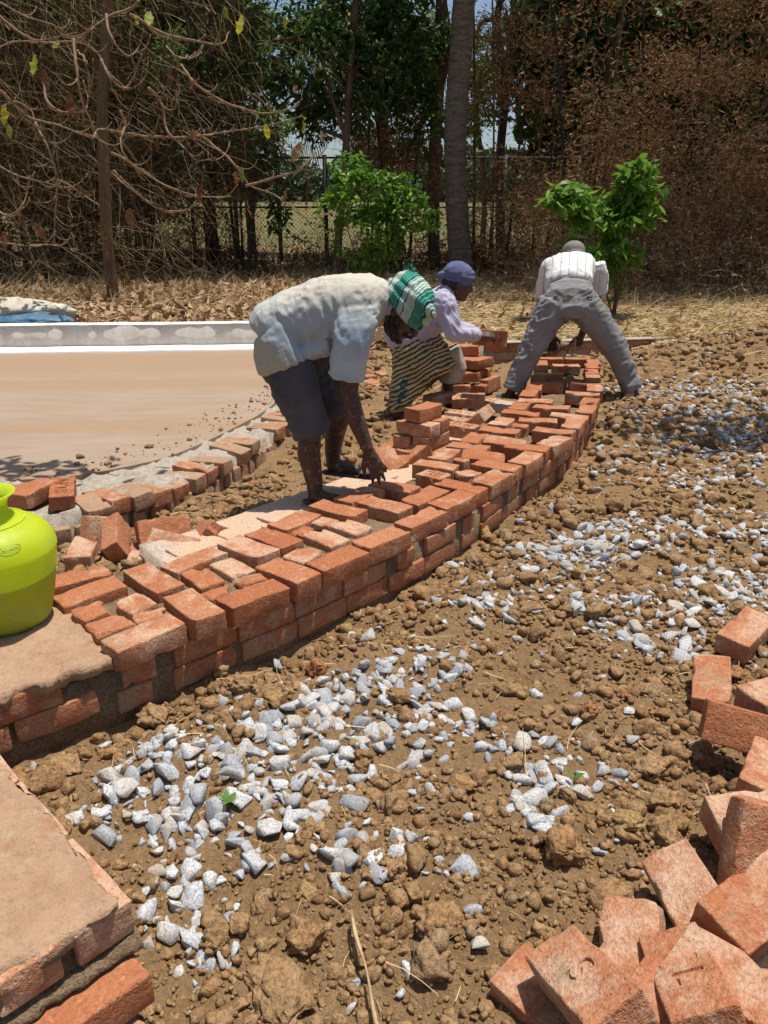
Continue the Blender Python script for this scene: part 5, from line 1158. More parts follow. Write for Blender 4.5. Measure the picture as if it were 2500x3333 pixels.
hb = aty(*kk(k2, 985, 330), 5.30)
tag(put(obj('brick', with_mat(STAMP[0], MB)), Matrix.Translation(hb + Vector((-.045, 0, 0))) @ axes((.97, -.2, -.05), (-.18, -.97, .10))), 'stamped brick held out upright in the woman\'s hand', 'brick')

# --- worker seen from behind, straddling the wall end
P3 = thing('person', 'worker seen from behind in a striped white shirt and grey trousers, straddling the wall', 'person', (1.45, 5.95, .1))
M_SKIN3 = skin_mat("skin_dark", (.045, .022, .015), .2)
hL, hR, kL, kR, aL, aR = (1.27, 5.97, .78), (1.52, 5.97, .78), (1.136, 5.93, .491), (1.764, 5.93, .491), (.985, 5.90, .150), (1.932, 5.90, .165)
f = Fig()
f.loft([((1.395, 5.95, .80), (1, 0, 0), .15, (0, -.5, .85), .10), ((1.41, 6.10, .92), (1, 0, 0), .14, (0, -.4, .9), .10), ((1.45, 6.28, 1.02), (1, 0, 0), .15, (0, -.4, .9), .10), ((1.48, 6.40, 1.05), (1, 0, 0), .13, (0, -.3, .95), .09)])
f.chain([(1.485, 6.40, 1.05), (1.52, 6.49, 1.07)], [.062, .055]); Pk, Bk = head(f, (1.525, 6.52, 1.095), (0, .86, -.50), (0, .50, .86), .95)
f.chain([(1.32, 6.38, 1.03), (1.33, 6.44, .76)], [.055, .042]); f.chain([(1.33, 6.44, .76), (1.40, 6.48, .50)], [.042, .030]); hand(f, (1.40, 6.48, .50), (.1, .12, -1), (0, -1, .1), -1, 1, (.5, .5, .5, .5), .16, .8, 1.1)
f.chain([(1.64, 6.38, 1.03), (1.70, 6.42, .77)], [.055, .042]); f.chain([(1.70, 6.42, .77), (1.64, 6.47, .51)], [.042, .030]); hand(f, (1.64, 6.47, .51), (-.25, .1, -1), (.3, -1, .1), 1, 1, (1.3, 1.4, 1.4, 1.4), .05, .6, 1.1)
for h_, k_, a_, s_ in ((hL, kL, aL, -1), (hR, kR, aR, 1)):
    f.chain([h_, k_], [.08, .055]); f.chain([k_, a_], [.052, .034]); a_ = np.array(a_); f.chain([a_, a_ + (0.02 * s_, .02, -.045)], [.036, .036]); f.chain([a_ + (0.01 * s_, -.02, -.05), a_ + (.05 * s_, .07, -.062), a_ + (.08 * s_, .15, -.070)], [.036, .034, .024])
f.build('body', .009, M_SKIN3, P3, 3)
M_TROU = plain("grey_trousers", (.27, .258, .25), .9, .15, 5, (.20, .192, .186), .5, .006)
f = Fig()
f.loft([((1.40, 6.05, .905), (1, 0, 0), .150, (0, -.55, .83), .10), ((1.40, 6.02, .885), (1, 0, 0), .172, (0, -.6, .8), .125), ((1.395, 5.98, .84), (1, 0, 0), .195, (0, -.8, .6), .145), ((1.395, 5.965, .775), (1, 0, 0), .205, (0, -1, .1), .145), ((1.395, 5.965, .72), (1, 0, 0), .175, (0, -1, 0), .125)], 40)
for h_, k_, a_ in ((hL, kL, aL), (hR, kR, aR)):
    h_, k_, a_ = np.array(h_), np.array(k_), np.array(a_)
    def rg(c, d, ru, rv):
        d = d / np.linalg.norm(d); u = np.array([1, 0, 0]) - d * d[0]; u /= np.linalg.norm(u); v = np.cross(d, u); return (c, u, ru, v, rv)
    d1, d2 = k_ - h_, a_ - k_
    f.loft([rg(h_ - d1 * .1, d1, .115, .13), rg(h_ + d1 * .3, d1, .112, .120), rg(h_ + d1 * .7, d1, .096, .102), rg(k_, d1 + d2, .086, .092), rg(k_ + d2 * .35, d2, .080, .086), rg(k_ + d2 * .75, d2, .072, .078), rg(k_ + d2 * .93, d2, .068, .075), rg(k_ + d2 * .945, d2, .064, .070)], 30)
    f.loft([rg(k_ + d2 * .80, d2, .074, .080), rg(k_ + d2 * .945, d2, .072, .079), rg(k_ + d2 * .95, d2, .068, .074)], 30)
f.build('trousers', .0085, M_TROU, P3, 3, mixd(folds(20, .012, (.9, 0, .45), 71, .5), folds(14, .008, (.3, .4, -.85), 73), folds(26, .006, (1, 0, .1), 75)))
f = Fig(); f.loft([((1.40, 6.052, .912), (1, 0, 0), .157, (0, -.55, .83), .107), ((1.40, 6.035, .890), (1, 0, 0), .166, (0, -.55, .83), .120)], 40); f.build('belt', .006, plain("belt", (.10, .085, .075), .7), P3, 1)
for x_ in (1.30, 1.49):
    f = Fig(); f.chain([(x_ - .045, 5.862 , .868), (x_ + .045, 5.858, .864)], [.006, .006]); f.build('pocket_slit', .003, plain("pocket_shade", (.06, .056, .053), .9), P3, 1)
def stripes():
    m, nt, b = mat("striped_shirt", .9, .15); v = objco(nt, False); sp = nt.nodes.new("ShaderNodeSeparateXYZ"); nt.links.new(v, sp.inputs[0])
    w = math_(nt, 'ADD', math_(nt, 'SUBTRACT', sp.outputs[0], math_(nt, 'MULTIPLY', sp.outputs[1], .22)), math_(nt, 'MULTIPLY', noise(nt, v, 5, 2, .5), .012))
    ph = math_(nt, 'FRACT', math_(nt, 'MULTIPLY', w, 16.0))
    l = ramp(nt, ph, [(.0, 0.0), (.02, .9), (.055, .9), (.085, 0.0), (.22, 0.0), (.235, .45), (.26, .45), (.275, 0.0), (1, 0.0)])
    ph2 = math_(nt, 'FRACT', math_(nt, 'MULTIPLY', math_(nt, 'ADD', sp.outputs[1], math_(nt, 'MULTIPLY', sp.outputs[2], .6)), 20.0)); l2 = ramp(nt, ph2, [(.0, 0.0), (.03, .18), (.07, .18), (.10, 0.0), (1, 0.0)])
    c = mixc(nt, l2, (.70, .68, .66), (.2, .17, .2)); c = mixc(nt, l, c, (.10, .075, .085)); setc(nt, b, c); cloth_bump(nt, b, v); return m
M_SHIRT3 = stripes(); f = Fig()
f.loft([((1.402, 6.045, .915), (1, 0, 0), .148, (0, -.55, .83), .115), ((1.405, 6.07, .935), (1, 0, 0), .172, (0, -.5, .85), .135), ((1.42, 6.16, .975), (1, 0, 0), .180, (0, -.42, .9), .145), ((1.45, 6.27, 1.02), (1, 0, 0), .190, (0, -.4, .9), .145), ((1.475, 6.36, 1.05), (1, 0, 0), .195, (0, -.35, .93), .125), ((1.485, 6.41, 1.055), (1, 0, 0), .150, (0, -.3, .95), .09), ((1.49, 6.44, 1.06), (1, 0, 0), .085, (0, -.3, .95), .068)], 40)
f.chain([(1.32, 6.36, 1.04), (1.295, 6.42, .86)], [.082, .072]); f.loft([((1.650, 6.36, 1.07), (1, 0, .3), .085, (0, 1, 0), .085), ((1.690, 6.38, .98), (1, 0, .2), .080, (0, 1, 0), .082), ((1.712, 6.40, .88), (1, 0, .1), .076, (0, 1, 0), .078), ((1.716, 6.40, .845), (1, 0, .1), .075, (0, 1, 0), .076), ((1.716, 6.40, .838), (1, 0, .1), .070, (0, 1, 0), .07)], 28)
f.build('shirt', .009, M_SHIRT3, P3, 4, mixd(folds(19, .010, (.2, .7, .6), 81, .5), folds(24, .006, (.9, .2, .1), 83)))
M_CAP = plain("grey_cap", (.20, .185, .16), .9, .15, 14, (.23, .215, .19), .4, .005); f = Fig(); f.ell(Pk(-.02, 0, .062), (.112, .094, .080), Bk); f.cap(Pk(.09, -.05, .055), .02, Pk(.09, .05, .055), .02); f.chain([tuple(Pk(-.015 + .103 * math.cos(q), .088 * math.sin(q), .018)) for q in np.linspace(0, 2 * np.pi, 19)], [.014] * 19)
f.build('cap', .006, M_CAP, P3, 3, folds(24, .003, (1, 0, 0), 91)); f = Fig(); f.ell(Pk(-.045, 0, -.005), (.066, .080, .06), Bk); f.build('hair', .006, M_HAIR, P3, 2)
for a_, s_ in ((aL, -1), (aR, 1)):
    a_ = np.array(a_); f = Fig(); f.chain([a_ + (0.0, -.045, -.082), a_ + (.04 * s_, .06, -.084), a_ + (.085 * s_, .16, -.088)], [.046, .048, .042], .30, (0, 0, 1)); f.build('shoe_sole', .006, M_SOLE, P3, 2)
    f = Fig(); f.chain([a_ + (.05 * s_, .05, -.055), a_ + (.07 * s_, .12, -.062)], [.044, .040], .8, (0, 0, 1)); f.chain([a_ + (-.045, -.01, -.06), a_ + (0, -.052, -.045), a_ + (.05, .0, -.06)], [.012, .012, .012]); f.build('shoe_upper', .005, plain("grey_shoe", (.20, .19, .18), .8, .2, 20, (.12, .11, .10)), P3, 2)
# trowel in his right hand and the mortar heap before him
TR = thing('trowel', 'mason\'s trowel with a wooden handle held by the bending worker', 'trowel', (1.60, 6.44, .40))
f = Fig(); f.chain([(1.575, 6.42, .47), (1.570, 6.42, .375)], [.012, .014]); f.build('handle', .004, plain("wood_handle", (.42, .28, .14), .7, .3, 40, (.3, .19, .09)), TR, 1)
f = Fig(); f.chain([(1.570, 6.42, .375), (1.57, 6.45, .345), (1.57, 6.48, .335)], [.006, .006, .006]); f.build('tang', .003, plain("steel", (.35, .34, .33), .45, .5), TR, 1)
f = Fig(); f.chain([(1.57, 6.48, .333), (1.565, 6.60, .325)], [.045, .012], .08, (0, 0, 1)); f.build('blade', .003, plain("steel_blade", (.38, .37, .36), .4, .5), TR, 1)
V, F = clod(777, 4); o = obj('mortar_heap', mesh_np('mortar_heap', V * np.array([.24, .17, .13]) + V * (.02 * fbm(V * 4, 3, 5))[:, None], F, True), M_MORTAR); o.location = (1.52, 7.30, .26); tag(o, 'rough heap of wet mortar in front of the bending worker\'s hands', 'mortar')
# ------------------------------------------------------------------ trees, thickets, shrubs, fence
def dp(x, y, yy): return aty(x * 1.507, y * 1.507, yy)           # a point of the small picture at distance yy
def shards(acc, P, L, W, dn=.5, tint=None, yaw=None):
    n = len(P); a = rng.uniform(0, 2 * np.pi, n) if yaw is None else yaw; e = rng.normal(-.35, dn, n); b = rng.uniform(0, np.pi, n)
    D = np.stack([np.cos(a) * np.cos(e), np.sin(a) * np.cos(e), np.sin(e)], 1); h = np.stack([-np.sin(a), np.cos(a), 0 * a], 1); v = np.cross(D, h)
    S = h * np.cos(b)[:, None] + v * np.sin(b)[:, None]; L = np.broadcast_to(L, (n,)); W = np.broadcast_to(W, (n,))
    V = np.stack([P, P + D * (L * .45)[:, None] + S * (W * .5)[:, None], P + D * L[:, None] + v * (L * .12)[:, None], P + D * (L * .45)[:, None] - S * (W * .5)[:, None]], 1).reshape(-1, 3)
    acc.add(V, (np.arange(n)[:, None] * 4 + np.array([0, 1, 2, 3])[None]), np.repeat(rng.uniform(0, 1, n) if tint is None else tint, 4))
def ribbons(acc, P, D, L, w, seg=6, wig=.12, sag=.2, tint=None):
    """thin three-sided twigs as a random walk from P along D"""
    n = len(P); pts = [P.copy()]; d = D / np.linalg.norm(D, axis=1)[:, None]
    for k in range(seg):
        d = d + rng.normal(0, wig, (n, 3)); d[:, 2] -= sag / seg; d /= np.linalg.norm(d, axis=1)[:, None]; pts.append(pts[-1] + d * (L / seg)[:, None])
    Q = np.stack(pts, 1); rr = np.linspace(1, .35, seg + 1)[None, :, None] * np.broadcast_to(w, (n,))[:, None, None]
    offs = [np.array([1, 0, .3]), np.array([-.5, .8, .2]), np.array([-.5, -.8, -.5])]
    V = np.stack([Q + rr * o * .5 for o in offs], 2).reshape(n, -1, 3); m = V.shape[1]; F = []
    for k in range(seg):
        for j in range(3): F.append((3 * k + j, 3 * k + (j + 1) % 3, 3 * k + 3 + (j + 1) % 3, 3 * k + 3 + j))
    acc.add(V.reshape(-1, 3), (np.arange(n)[:, None, None] * m + np.array(F)[None]).reshape(-1, 4), np.repeat(rng.uniform(0, 1, n) if tint is None else tint, m))
    return Q
M_TWIG = leafy("dry_twigs", [(.05, .034, .02), (.09, .06, .034), (.15, .10, .056), (.26, .18, .105)], 0, .85)
M_BAMR = leafy("dry_bamboo_leaf", [(.15, .07, .03), (.27, .13, .055), (.38, .20, .085), (.45, .28, .14), (.30, .14, .055), (.50, .36, .20)], .35, .75)
M_BAML = leafy("thicket_leaf", [(.07, .045, .02), (.12, .075, .03), (.17, .12, .045), (.10, .09, .03), (.22, .16, .07)], .25, .75)
M_DRYV = leafy("dry_vine", [(.28, .19, .10), (.38, .28, .16), (.30, .17, .08), (.44, .34, .21)], .1, .8)
def bark(name, c1, c2, sc=18):
    m, nt, b = mat(name, .92, .15); v = objco(nt, False); mp = nd(nt, "ShaderNodeMapping", {"Vector": v, "Scale": (1, 1, .25)})
    n = noise(nt, mp.outputs[0], sc, 6, .7); setc(nt, b, mixc(nt, ramp(nt, n, [(.35, 0.0), (.65, 1.0)]), c1, c2)); bump(nt, b, n, .9, .02); return m
M_BARKB = bark("bark_brown", (.10, .062, .036), (.19, .125, .075)); M_BARKD = bark("bark_dark", (.035, .028, .022), (.085, .068, .05)); M_BARKG = bark("bark_grey", (.15, .12, .09), (.30, .25, .19)); M_CULM = bark("bamboo_culm", (.10, .085, .035), (.24, .20, .10), 10)
def trunk(px, yy, pts, r0, r1, mat_, parent, n=10, wob=.02):
    """pts: (x, y) of the small picture from the foot upward"""
    P = [np.array(dp(x, y, yy)) for x, y in pts]; P[0][2] = min(P[0][2], zg(P[0][0], yy)) - .1
    C = catmull([tuple(p) for p in P], .12); C[:, :2] += wob * np.stack([vn(C * .8 + 3, 1), vn(C * .8 + 9, 2)], 1)
    V, F = tube(C, np.linspace(r0, r1, len(C)), n); o = obj('trunk', mesh_np('trunk', V, F, True), mat_, parent); o.location = -parent.location; return o
def world_part(name, me, m, parent):
    o = obj(name, me, m, parent); o.location = -parent.location
    if name in ('foliage', 'twigs', 'stems', 'leaves', 'dry_leaves', 'crown', 'offscreen_bough'): o['kind'] = 'stuff'
    return o

def thicket(label, x0, x1, y0, y1, ztop, n_leaf, n_twig, mleaf, seed, Lr=(.07, .16), Wr=(.016, .03), thr=-.12, lean=0.0, culms=16, cat='bamboo', name='bamboo_thicket', zlow=0.0, group=None, top_over=0.0):
    cx, cy = (x0 + x1) / 2, (y0 + y1) / 2; T = thing(name, label, cat, (cx, cy, zg(cx, cy)), group); g0 = zg(cx, cy)
    acc = Acc(); nc = int(n_leaf / 105 * 1.5); u = rng.uniform(0, 1, (nc, 3)); zc = g0 + zlow + (ztop - g0 - zlow) * np.where(rng.uniform(0, 1, nc) < .30, u[:, 2] * .30, u[:, 2])
    grow = 1 + top_over * (zc - g0) / (ztop - g0); xc = cx + (u[:, 0] - .5) * (x1 - x0) * grow + lean * (zc - g0) + rng.normal(0, .22, nc); fr = u[:, 1] ** 1.25
    yc = y0 + fr * (y1 - y0) - .35 * top_over * (zc - g0) + .35 * vn(np.stack([xc, zc, 0 * xc], 1) * .8, seed); C_ = np.stack([xc, yc, zc], 1); C_ = C_[fbm(C_ * .75 + seed, 2, seed) > thr][:int(n_leaf / 105)]; nc = len(C_)
    k = rng.integers(0, nc, n_leaf); rr_ = rng.uniform(.12, .34, nc)[k]; P = C_[k] + rng.normal(0, 1, (n_leaf, 3)) * rr_[:, None] * np.array([1.15, .8, .62]); P[:, 2] -= .35 * np.abs(rng.normal(0, 1, n_leaf)) * rr_; P = P[P[:, 2] > g0]; n = len(P); k = k[:n]
    tn = np.clip(.5 + .32 * rng.normal(0, 1, nc)[k] + rng.normal(0, .17, n), 0, 1)
    shards(acc, P, rng.uniform(*Lr, n), rng.uniform(*Wr, n), .55, tn); world_part('foliage', acc.mesh('foliage'), mleaf, T)
    acc = Acc(); k = n_twig; i = rng.integers(0, n, k); Q = P[i]; D = rng.normal(0, 1, (k, 3)); D[:, 2] = np.abs(D[:, 2]) * .4 - .35
    ribbons(acc, Q, D, rng.uniform(.3, 1.3, k), rng.uniform(.005, .013, k), 3, .26, .5); world_part('twigs', acc.mesh('twigs'), M_TWIG, T)
    for q in range(culms):
        bx, by = rng.uniform(x0 + .2 * (x1 - x0), x1 - .2 * (x1 - x0)), rng.uniform(y0 + .3 * (y1 - y0), y1); tx, ty = bx + rng.normal(0, .7) + lean * 3, by + rng.normal(-.3, .5); h = rng.uniform(.75, 1.08) * (ztop - g0)
        C = catmull([(bx, by, g0 - .15), (bx * .7 + tx * .3, by * .7 + ty * .3, g0 + h * .45), (tx, ty, g0 + h)], .3); r = rng.uniform(.018, .034)
        V, F = tube(C, np.linspace(r, r * .5, len(C)), 6); world_part('culm', mesh_np('culm', V, F, True), M_CULM if rng.random() < .5 else M_BARKD, T)
    return T
# left thicket: dark, twiggy
thicket('dark twiggy thicket at the left rim behind the sacks', -9.2, -5.6, 12.6, 15.6, 8.0, 34000, 1500, M_BAML, 3, thr=-.28, culms=26)
thicket('dark twiggy thicket behind the bare curly-branched tree, beside its stem', -6.6, -3.3, 13.0, 16.0, 8.0, 36000, 1600, M_BAML, 8, thr=-.28, culms=26)
thicket('sparse dark undergrowth left of the chain-link gap', -3.8, -2.0, 13.6, 16.2, 7.5, 11000, 1500, M_BAML, 15, thr=-.05, culms=12, zlow=.9)
# right thicket: dry, rust brown
thicket('tall rust-brown dry bamboo thicket right of the palm trunk', 2.1, 4.9, 12.6, 15.4, 8.0, 34000, 1200, M_BAMR, 21, thr=-.30, culms=14, top_over=.35)
thicket('rust-brown dry bamboo thicket behind the taller green shrub', 4.3, 7.0, 12.2, 15.2, 8.0, 36000, 1200, M_BAMR, 27, thr=-.28, culms=14, top_over=.15)
thicket('rust-brown dry bamboo thicket at the right rim, tangled with vines', 6.2, 9.6, 11.8, 15.2, 8.0, 36000, 1200, M_BAMR, 33, thr=-.28, culms=14)
thicket('thin brown dry bamboo sprays hanging between palm trunk and right thicket', 1.45, 2.6, 14.2, 16.0, 7.0, 5200, 500, M_BAMR, 39, thr=-.05, culms=5)
thicket('thin dry brown sprays between the dark trunk and the leaning stem', -.9, .9, 15.6, 16.8, 7.0, 6000, 500, M_BAMR, 46, thr=0.0, culms=3, zlow=1.9)
# tangle of dry vines at the foot of the right thicket
T = thing('dry_vine', 'tangle of pale dry vines draped over the foot of the right thicket', 'vine', (5.4, 11.6, .5)); acc = Acc()
n = 2600; x = rng.uniform(2.2, 8.0, n); zt = rng.uniform(0, 1, n) ** 1.4; ztop = .5 + 1.7 * sstep(2.2, 5.5, x) + .9 * sstep(5.2, 7, x); y = 11.9 - .5 * zt * 0 + rng.normal(0, .35, n) + .8 * zt
P = np.stack([x, y, zg(5, 11.5) + zt * ztop], 1); D = rng.normal(0, 1, (n, 3)); D[:, 1] *= .4; Q = ribbons(acc, P, D, rng.uniform(.3, 1.2, n), rng.uniform(.004, .009, n), 6, .3, .6)
world_part('stems', acc.mesh('stems'), M_DRYV, T); acc = Acc(); i = rng.integers(0, n, 7000); P2_ = Q[i, rng.integers(0, 7, 7000)] + rng.normal(0, .05, (7000, 3)); shards(acc, P2_, rng.uniform(.04, .12, 7000), rng.uniform(.012, .03, 7000), .6); world_part('dry_leaves', acc.mesh('dry_leaves'), M_DRYV, T)

# lit dry twigs on the face of the left thicket, and brush across the gap
T = thing('dry_brush', 'pale leafless brush tangled over the face of the left thicket', 'brush', (-5, 11.8, .3)); acc = Acc()
n = 1900; x = rng.uniform(-8, -1.6, n); P = np.stack([x, rng.uniform(11.2, 12.8, n), .3 + 5.0 * rng.uniform(0, 1, n) ** 1.2], 1); D = rng.normal(0, 1, (n, 3)); D[:, 1] *= .5; D[:, 2] = D[:, 2] * .8 - .2
P = P[(x < -2.6) | (P[:, 2] > 2.6)]; n = len(P); ribbons(acc, P, D[:n], rng.uniform(.4, 1.5, n), rng.uniform(.0035, .009, n), 4, .28, .1); world_part('stems', acc.mesh('stems'), M_DRYV, T)
T = thing('dry_brush', 'low dark brush and saplings along the foot of the chain-link fence', 'brush', (0, 16, .4)); acc = Acc()
n = 1500; x = rng.uniform(-5, 3.4, n); P = np.stack([x, rng.uniform(14.5, 16.9, n), gz(x, np.full(n, 15.8)) - .02], 1); D = rng.normal(0, .35, (n, 3)); D[:, 2] = 1; ribbons(acc, P, D, rng.uniform(.3, 1.7, n) * np.where(np.abs(x + .6) < 2.0, .55, 1), rng.uniform(.006, .014, n), 6, .14, .15)
world_part('stems', acc.mesh('stems'), M_TWIG, T); acc = Acc(); n = 9000; x = rng.uniform(-5, 3.4, n); P = np.stack([x, rng.uniform(14.2, 16.9, n), .45 + .1 + rng.exponential(.28, n)], 1); P = P[fbm(P * 1.3, 2, 77) > -.05]; n = len(P); shards(acc, P, rng.uniform(.06, .16, n), rng.uniform(.02, .04, n), .6); world_part('leaves', acc.mesh('leaves'), M_BAML, T)

# fence
FY = 17.2; fz = float(gz0(np.array([0.]), np.array([FY]))[0])
FE = thing('chain_link_fence', 'dark chain-link fence with steel posts between the trees', 'fence', (0, FY, fz)); M_POST = plain("fence_steel", (.025, .025, .026), .6, .4)
def bar(name, a, b, r, n=6): V, F = tube([a, b], r, n); return world_part(name, mesh_np(name, V, F, True), M_POST, FE)
for xd in (300, 418, 512, 605, 705, 815, 1085, 1240, 1410, 1560):
    p = dp(xd, 500, FY); bar('post', (p.x, FY, fz - .2), (p.x, FY, fz + 2.05), .045)
for zz in (1.06, 2.0): bar('rail', (-6.5, FY, fz + zz), (8, FY, fz + zz), .022)
acc = Acc()
for s in (-1, 1):
    for x in np.arange(-5.2, 6.5, .085):
        a = np.array([x, FY - .03, fz]); b = np.array([x + s * 1.06, FY - .03, fz + 1.06]); V, F = tube([a, b], .0032, 3, False); acc.add(V, F)
o = world_part('wire_mesh', acc.mesh('wire_mesh'), plain("wire", (.16, .145, .12), .6, .4), FE); o['kind'] = 'stuff'

# palms
def palm_trunk(parent, pts, yy, r0, r1, top):
    P = [np.array(dp(x, y, yy)) for x, y in pts]; P[0][2] = zg(P[0][0], yy) - .1; P.append(np.array(top)); C = catmull([tuple(p) for p in P], .03)
    s = np.arange(len(C)) * .03; rad = np.linspace(r0, r1, len(C)) * (1 + .06 * ((s / .115) % 1) + .02 * vn(np.stack([s * 3, s * 0, s * 0], 1), 4)); rad *= 1 + .25 * np.exp(-s / .25)
    V, F = tube(C, rad, 20); return world_part('trunk', mesh_np('trunk', V, F, True), M_PALM, parent)
def palm_bark():
    m, nt, b = mat("palm_bark", .92, .15); v = objco(nt, False); mp = nd(nt, "ShaderNodeMapping", {"Vector": v, "Scale": (1, 1, 5.0)}); n = noise(nt, mp.outputs[0], 5, 6, .7); n2 = noise(nt, v, 30, 5, .7)
    c = mixc(nt, ramp(nt, n, [(.35, 0.0), (.65, 1.0)]), (.13, .104, .078), (.29, .235, .18)); setc(nt, b, mixc(nt, ramp(nt, n2, [(.3, .6), (.55, 0.0)]), c, (.05, .04, .03))); bump(nt, b, math_(nt, 'ADD', n, math_(nt, 'MULTIPLY', n2, .5)), 1.0, .03); return m
M_PALM = palm_bark(); M_PALM_ = bark("palm_bark", (.10, .082, .062), (.21, .17, .13), 26)
M_FROND = leafy("palm_frond", [(.035, .06, .015), (.06, .10, .022), (.10, .135, .035), (.20, .16, .06)], .35, .45)
M_DFROND = leafy("dead_frond", [(.16, .10, .05), (.26, .18, .09), (.32, .24, .13)], .2, .8)
def frond(base, az, L, rise, droop, m, parent, nl=46):
    acc = Acc(); t = np.linspace(0, 1, 14); x = L * t * (1 - .25 * droop * t); z = rise * t * L - droop * L * t ** 2.2
    C = np.stack([base[0] + x * math.cos(az), base[1] + x * math.sin(az), base[2] + z], 1); V, F = tube(C, np.linspace(.024, .005, 14), 5); acc.add(V, F, .3)
    k = nl * 2; s = np.repeat(np.linspace(.12, .99, nl), 2); sd = np.tile([-1, 1], nl); P = np.stack([np.interp(s, t, C[:, j]) for j in range(3)], 1)
    T_ = np.stack([np.interp(s, t, np.gradient(C[:, j])) for j in range(3)], 1); T_ /= np.linalg.norm(T_, axis=1)[:, None]; h = np.array([-math.sin(az), math.cos(az), 0])
    ln = L * .24 * np.sin(np.pi * np.clip(s * .85 + .12, 0, 1)) * rng.uniform(.85, 1.1, k); D = T_ * .55 + sd[:, None] * h * .8; D[:, 2] -= rng.uniform(.25, .6, k); D /= np.linalg.norm(D, axis=1)[:, None]
    w = .035; E = np.cross(D, T_); E /= np.linalg.norm(E, axis=1)[:, None] + 1e-9; E = T_ - D * np.sum(T_ * D, 1)[:, None]; E /= np.linalg.norm(E, axis=1)[:, None] + 1e-9
    tip = P + D * ln[:, None]; tip[:, 2] -= .25 * ln; mid = P + D * (ln * .5)[:, None]
    Vv_ = np.stack([P - E * w * .3, P + E * w * .3, mid + E * w * .5, tip, mid - E * w * .5], 1).reshape(-1, 3); b = np.arange(k)[:, None] * 5
    acc.add(Vv_, np.concatenate([b + np.array([0, 1, 2]), b + np.array([0, 2, 4]), b + np.array([4, 2, 3])]), np.repeat(rng.uniform(0, 1, k), 5))
    return world_part('frond', acc.mesh('frond'), m, parent)
PA = thing('palm_tree', 'coconut palm with a straight ringed grey trunk, nearest to the workers', 'palm', (*dp(995, 590, 13.6)[:2], .4))
topA = (dp(1005, 0, 13.6).x + .25, 13.7, 7.4); palm_trunk(PA, [(998, 592), (985, 400), (985, 250), (998, 80), (1003, 0)], 13.6, .185, .150, topA)
for q in range(13): frond(topA, q * 2.4, rng.uniform(2.6, 3.3), rng.uniform(.1, .7), rng.uniform(.5, .9), M_FROND, PA, 40)
PB = thing('palm_tree', 'farther palm with drooping fronds hanging at the top centre', 'palm', (*dp(840, 560, 19.5)[:2], .6))
topB = tuple(dp(800, 30, 18.5)); trB = world_part('trunk', mesh_np('trunk', *tube([tuple(Vector(topB) + Vector((.9, 1.2, -6.2))), tuple(Vector(topB) + Vector((.3, .5, -2.5))), topB], [.17, .15, .13], 12), True), M_PALM, PB)
for q in range(15): frond(topB, q * 2.399 + .4, rng.uniform(2.6, 3.4), rng.uniform(-.1, .55), rng.uniform(.6, 1.1), M_FROND if q % 4 else M_DFROND, PB, 44)
for az, dr in ((1.2, 1.9), (3.6, 1.8), (4.6, 2.1), (5.4, 1.7), (2.6, 1.9)): frond((topB[0], topB[1], topB[2] - .3), az, 2.4, -.5, dr * .5, M_DFROND, PB, 40)

# broad-leaved trees behind
M_DLEAF = leafy("tree_leaf", [(.03, .065, .015), (.055, .11, .024), (.09, .165, .036), (.14, .23, .055), (.22, .23, .07)], .38, .45)
M_LLEAF = leafy("tree_leaf_light", [(.07, .14, .02), (.11, .20, .035), (.16, .27, .05), (.21, .30, .07)], .4, .5)
def dense(parent, blobs, n, m, seed):
    acc = Acc(); ws = np.array([b[3] * b[5] for b in blobs]); ws /= ws.sum(); i = rng.choice(len(blobs), n, p=ws); B = np.array(blobs)[i]; v = rng.normal(0, 1, (n, 3)); v /= np.linalg.norm(v, axis=1)[:, None]
    shards(acc, B[:, :3] + v * rng.uniform(.1, 1, n)[:, None] ** .5 * B[:, 3:6], rng.uniform(.25, .5, n), rng.uniform(.14, .28, n), .6, np.clip(rng.beta(2, 3, n), 0, 1)); return world_part('crown', acc.mesh('crown'), m, parent)
def crown(parent, blobs, n, m, L=(.10, .2), W=(.04, .07), seed=0, name='crown', fq=1.7, thr=-.16):
    acc = Acc(); ws = np.array([b[3] * b[4] * b[5] for b in blobs]); ws /= ws.sum(); i = rng.choice(len(blobs), n * 2, p=ws); B = np.array(blobs)[i]
    v = rng.normal(0, 1, (n * 2, 3)); v /= np.linalg.norm(v, axis=1)[:, None]; rr_ = rng.uniform(.25, 1, n * 2)[:, None] ** .45; P = B[:, :3] + v * rr_ * B[:, 3:6]
    P = P[fbm(P * fq + seed, 3, seed) > thr][:n]; k = len(P)
    leaves(acc, P, rng.uniform(*L, k), rng.uniform(*W, k), rng.normal(0, .6, k), rng.normal(.45, .45, k), rng.uniform(0, 6.3, k), .2, np.clip(rng.beta(2, 2, k), 0, 1)); return world_part(name, acc.mesh(name), m, parent)
def blob(xd, yd, yy, rx, ry, rz): p = dp(xd, yd, yy); return (p.x, p.y, p.z, rx, ry, rz)
def limbs(parent, segs, m):
    for a, b, r0, r1 in segs:
        mid = (Vector(a) + Vector(b)) / 2 + Vector((rng.normal(0, .12), rng.normal(0, .12), rng.normal(.1, .08))); C = catmull([tuple(a), tuple(mid), tuple(b)], .15); V, F = tube(C, np.linspace(r0, r1, len(C)), 7); world_part('limb', mesh_np('limb', V, F, True), m, parent)
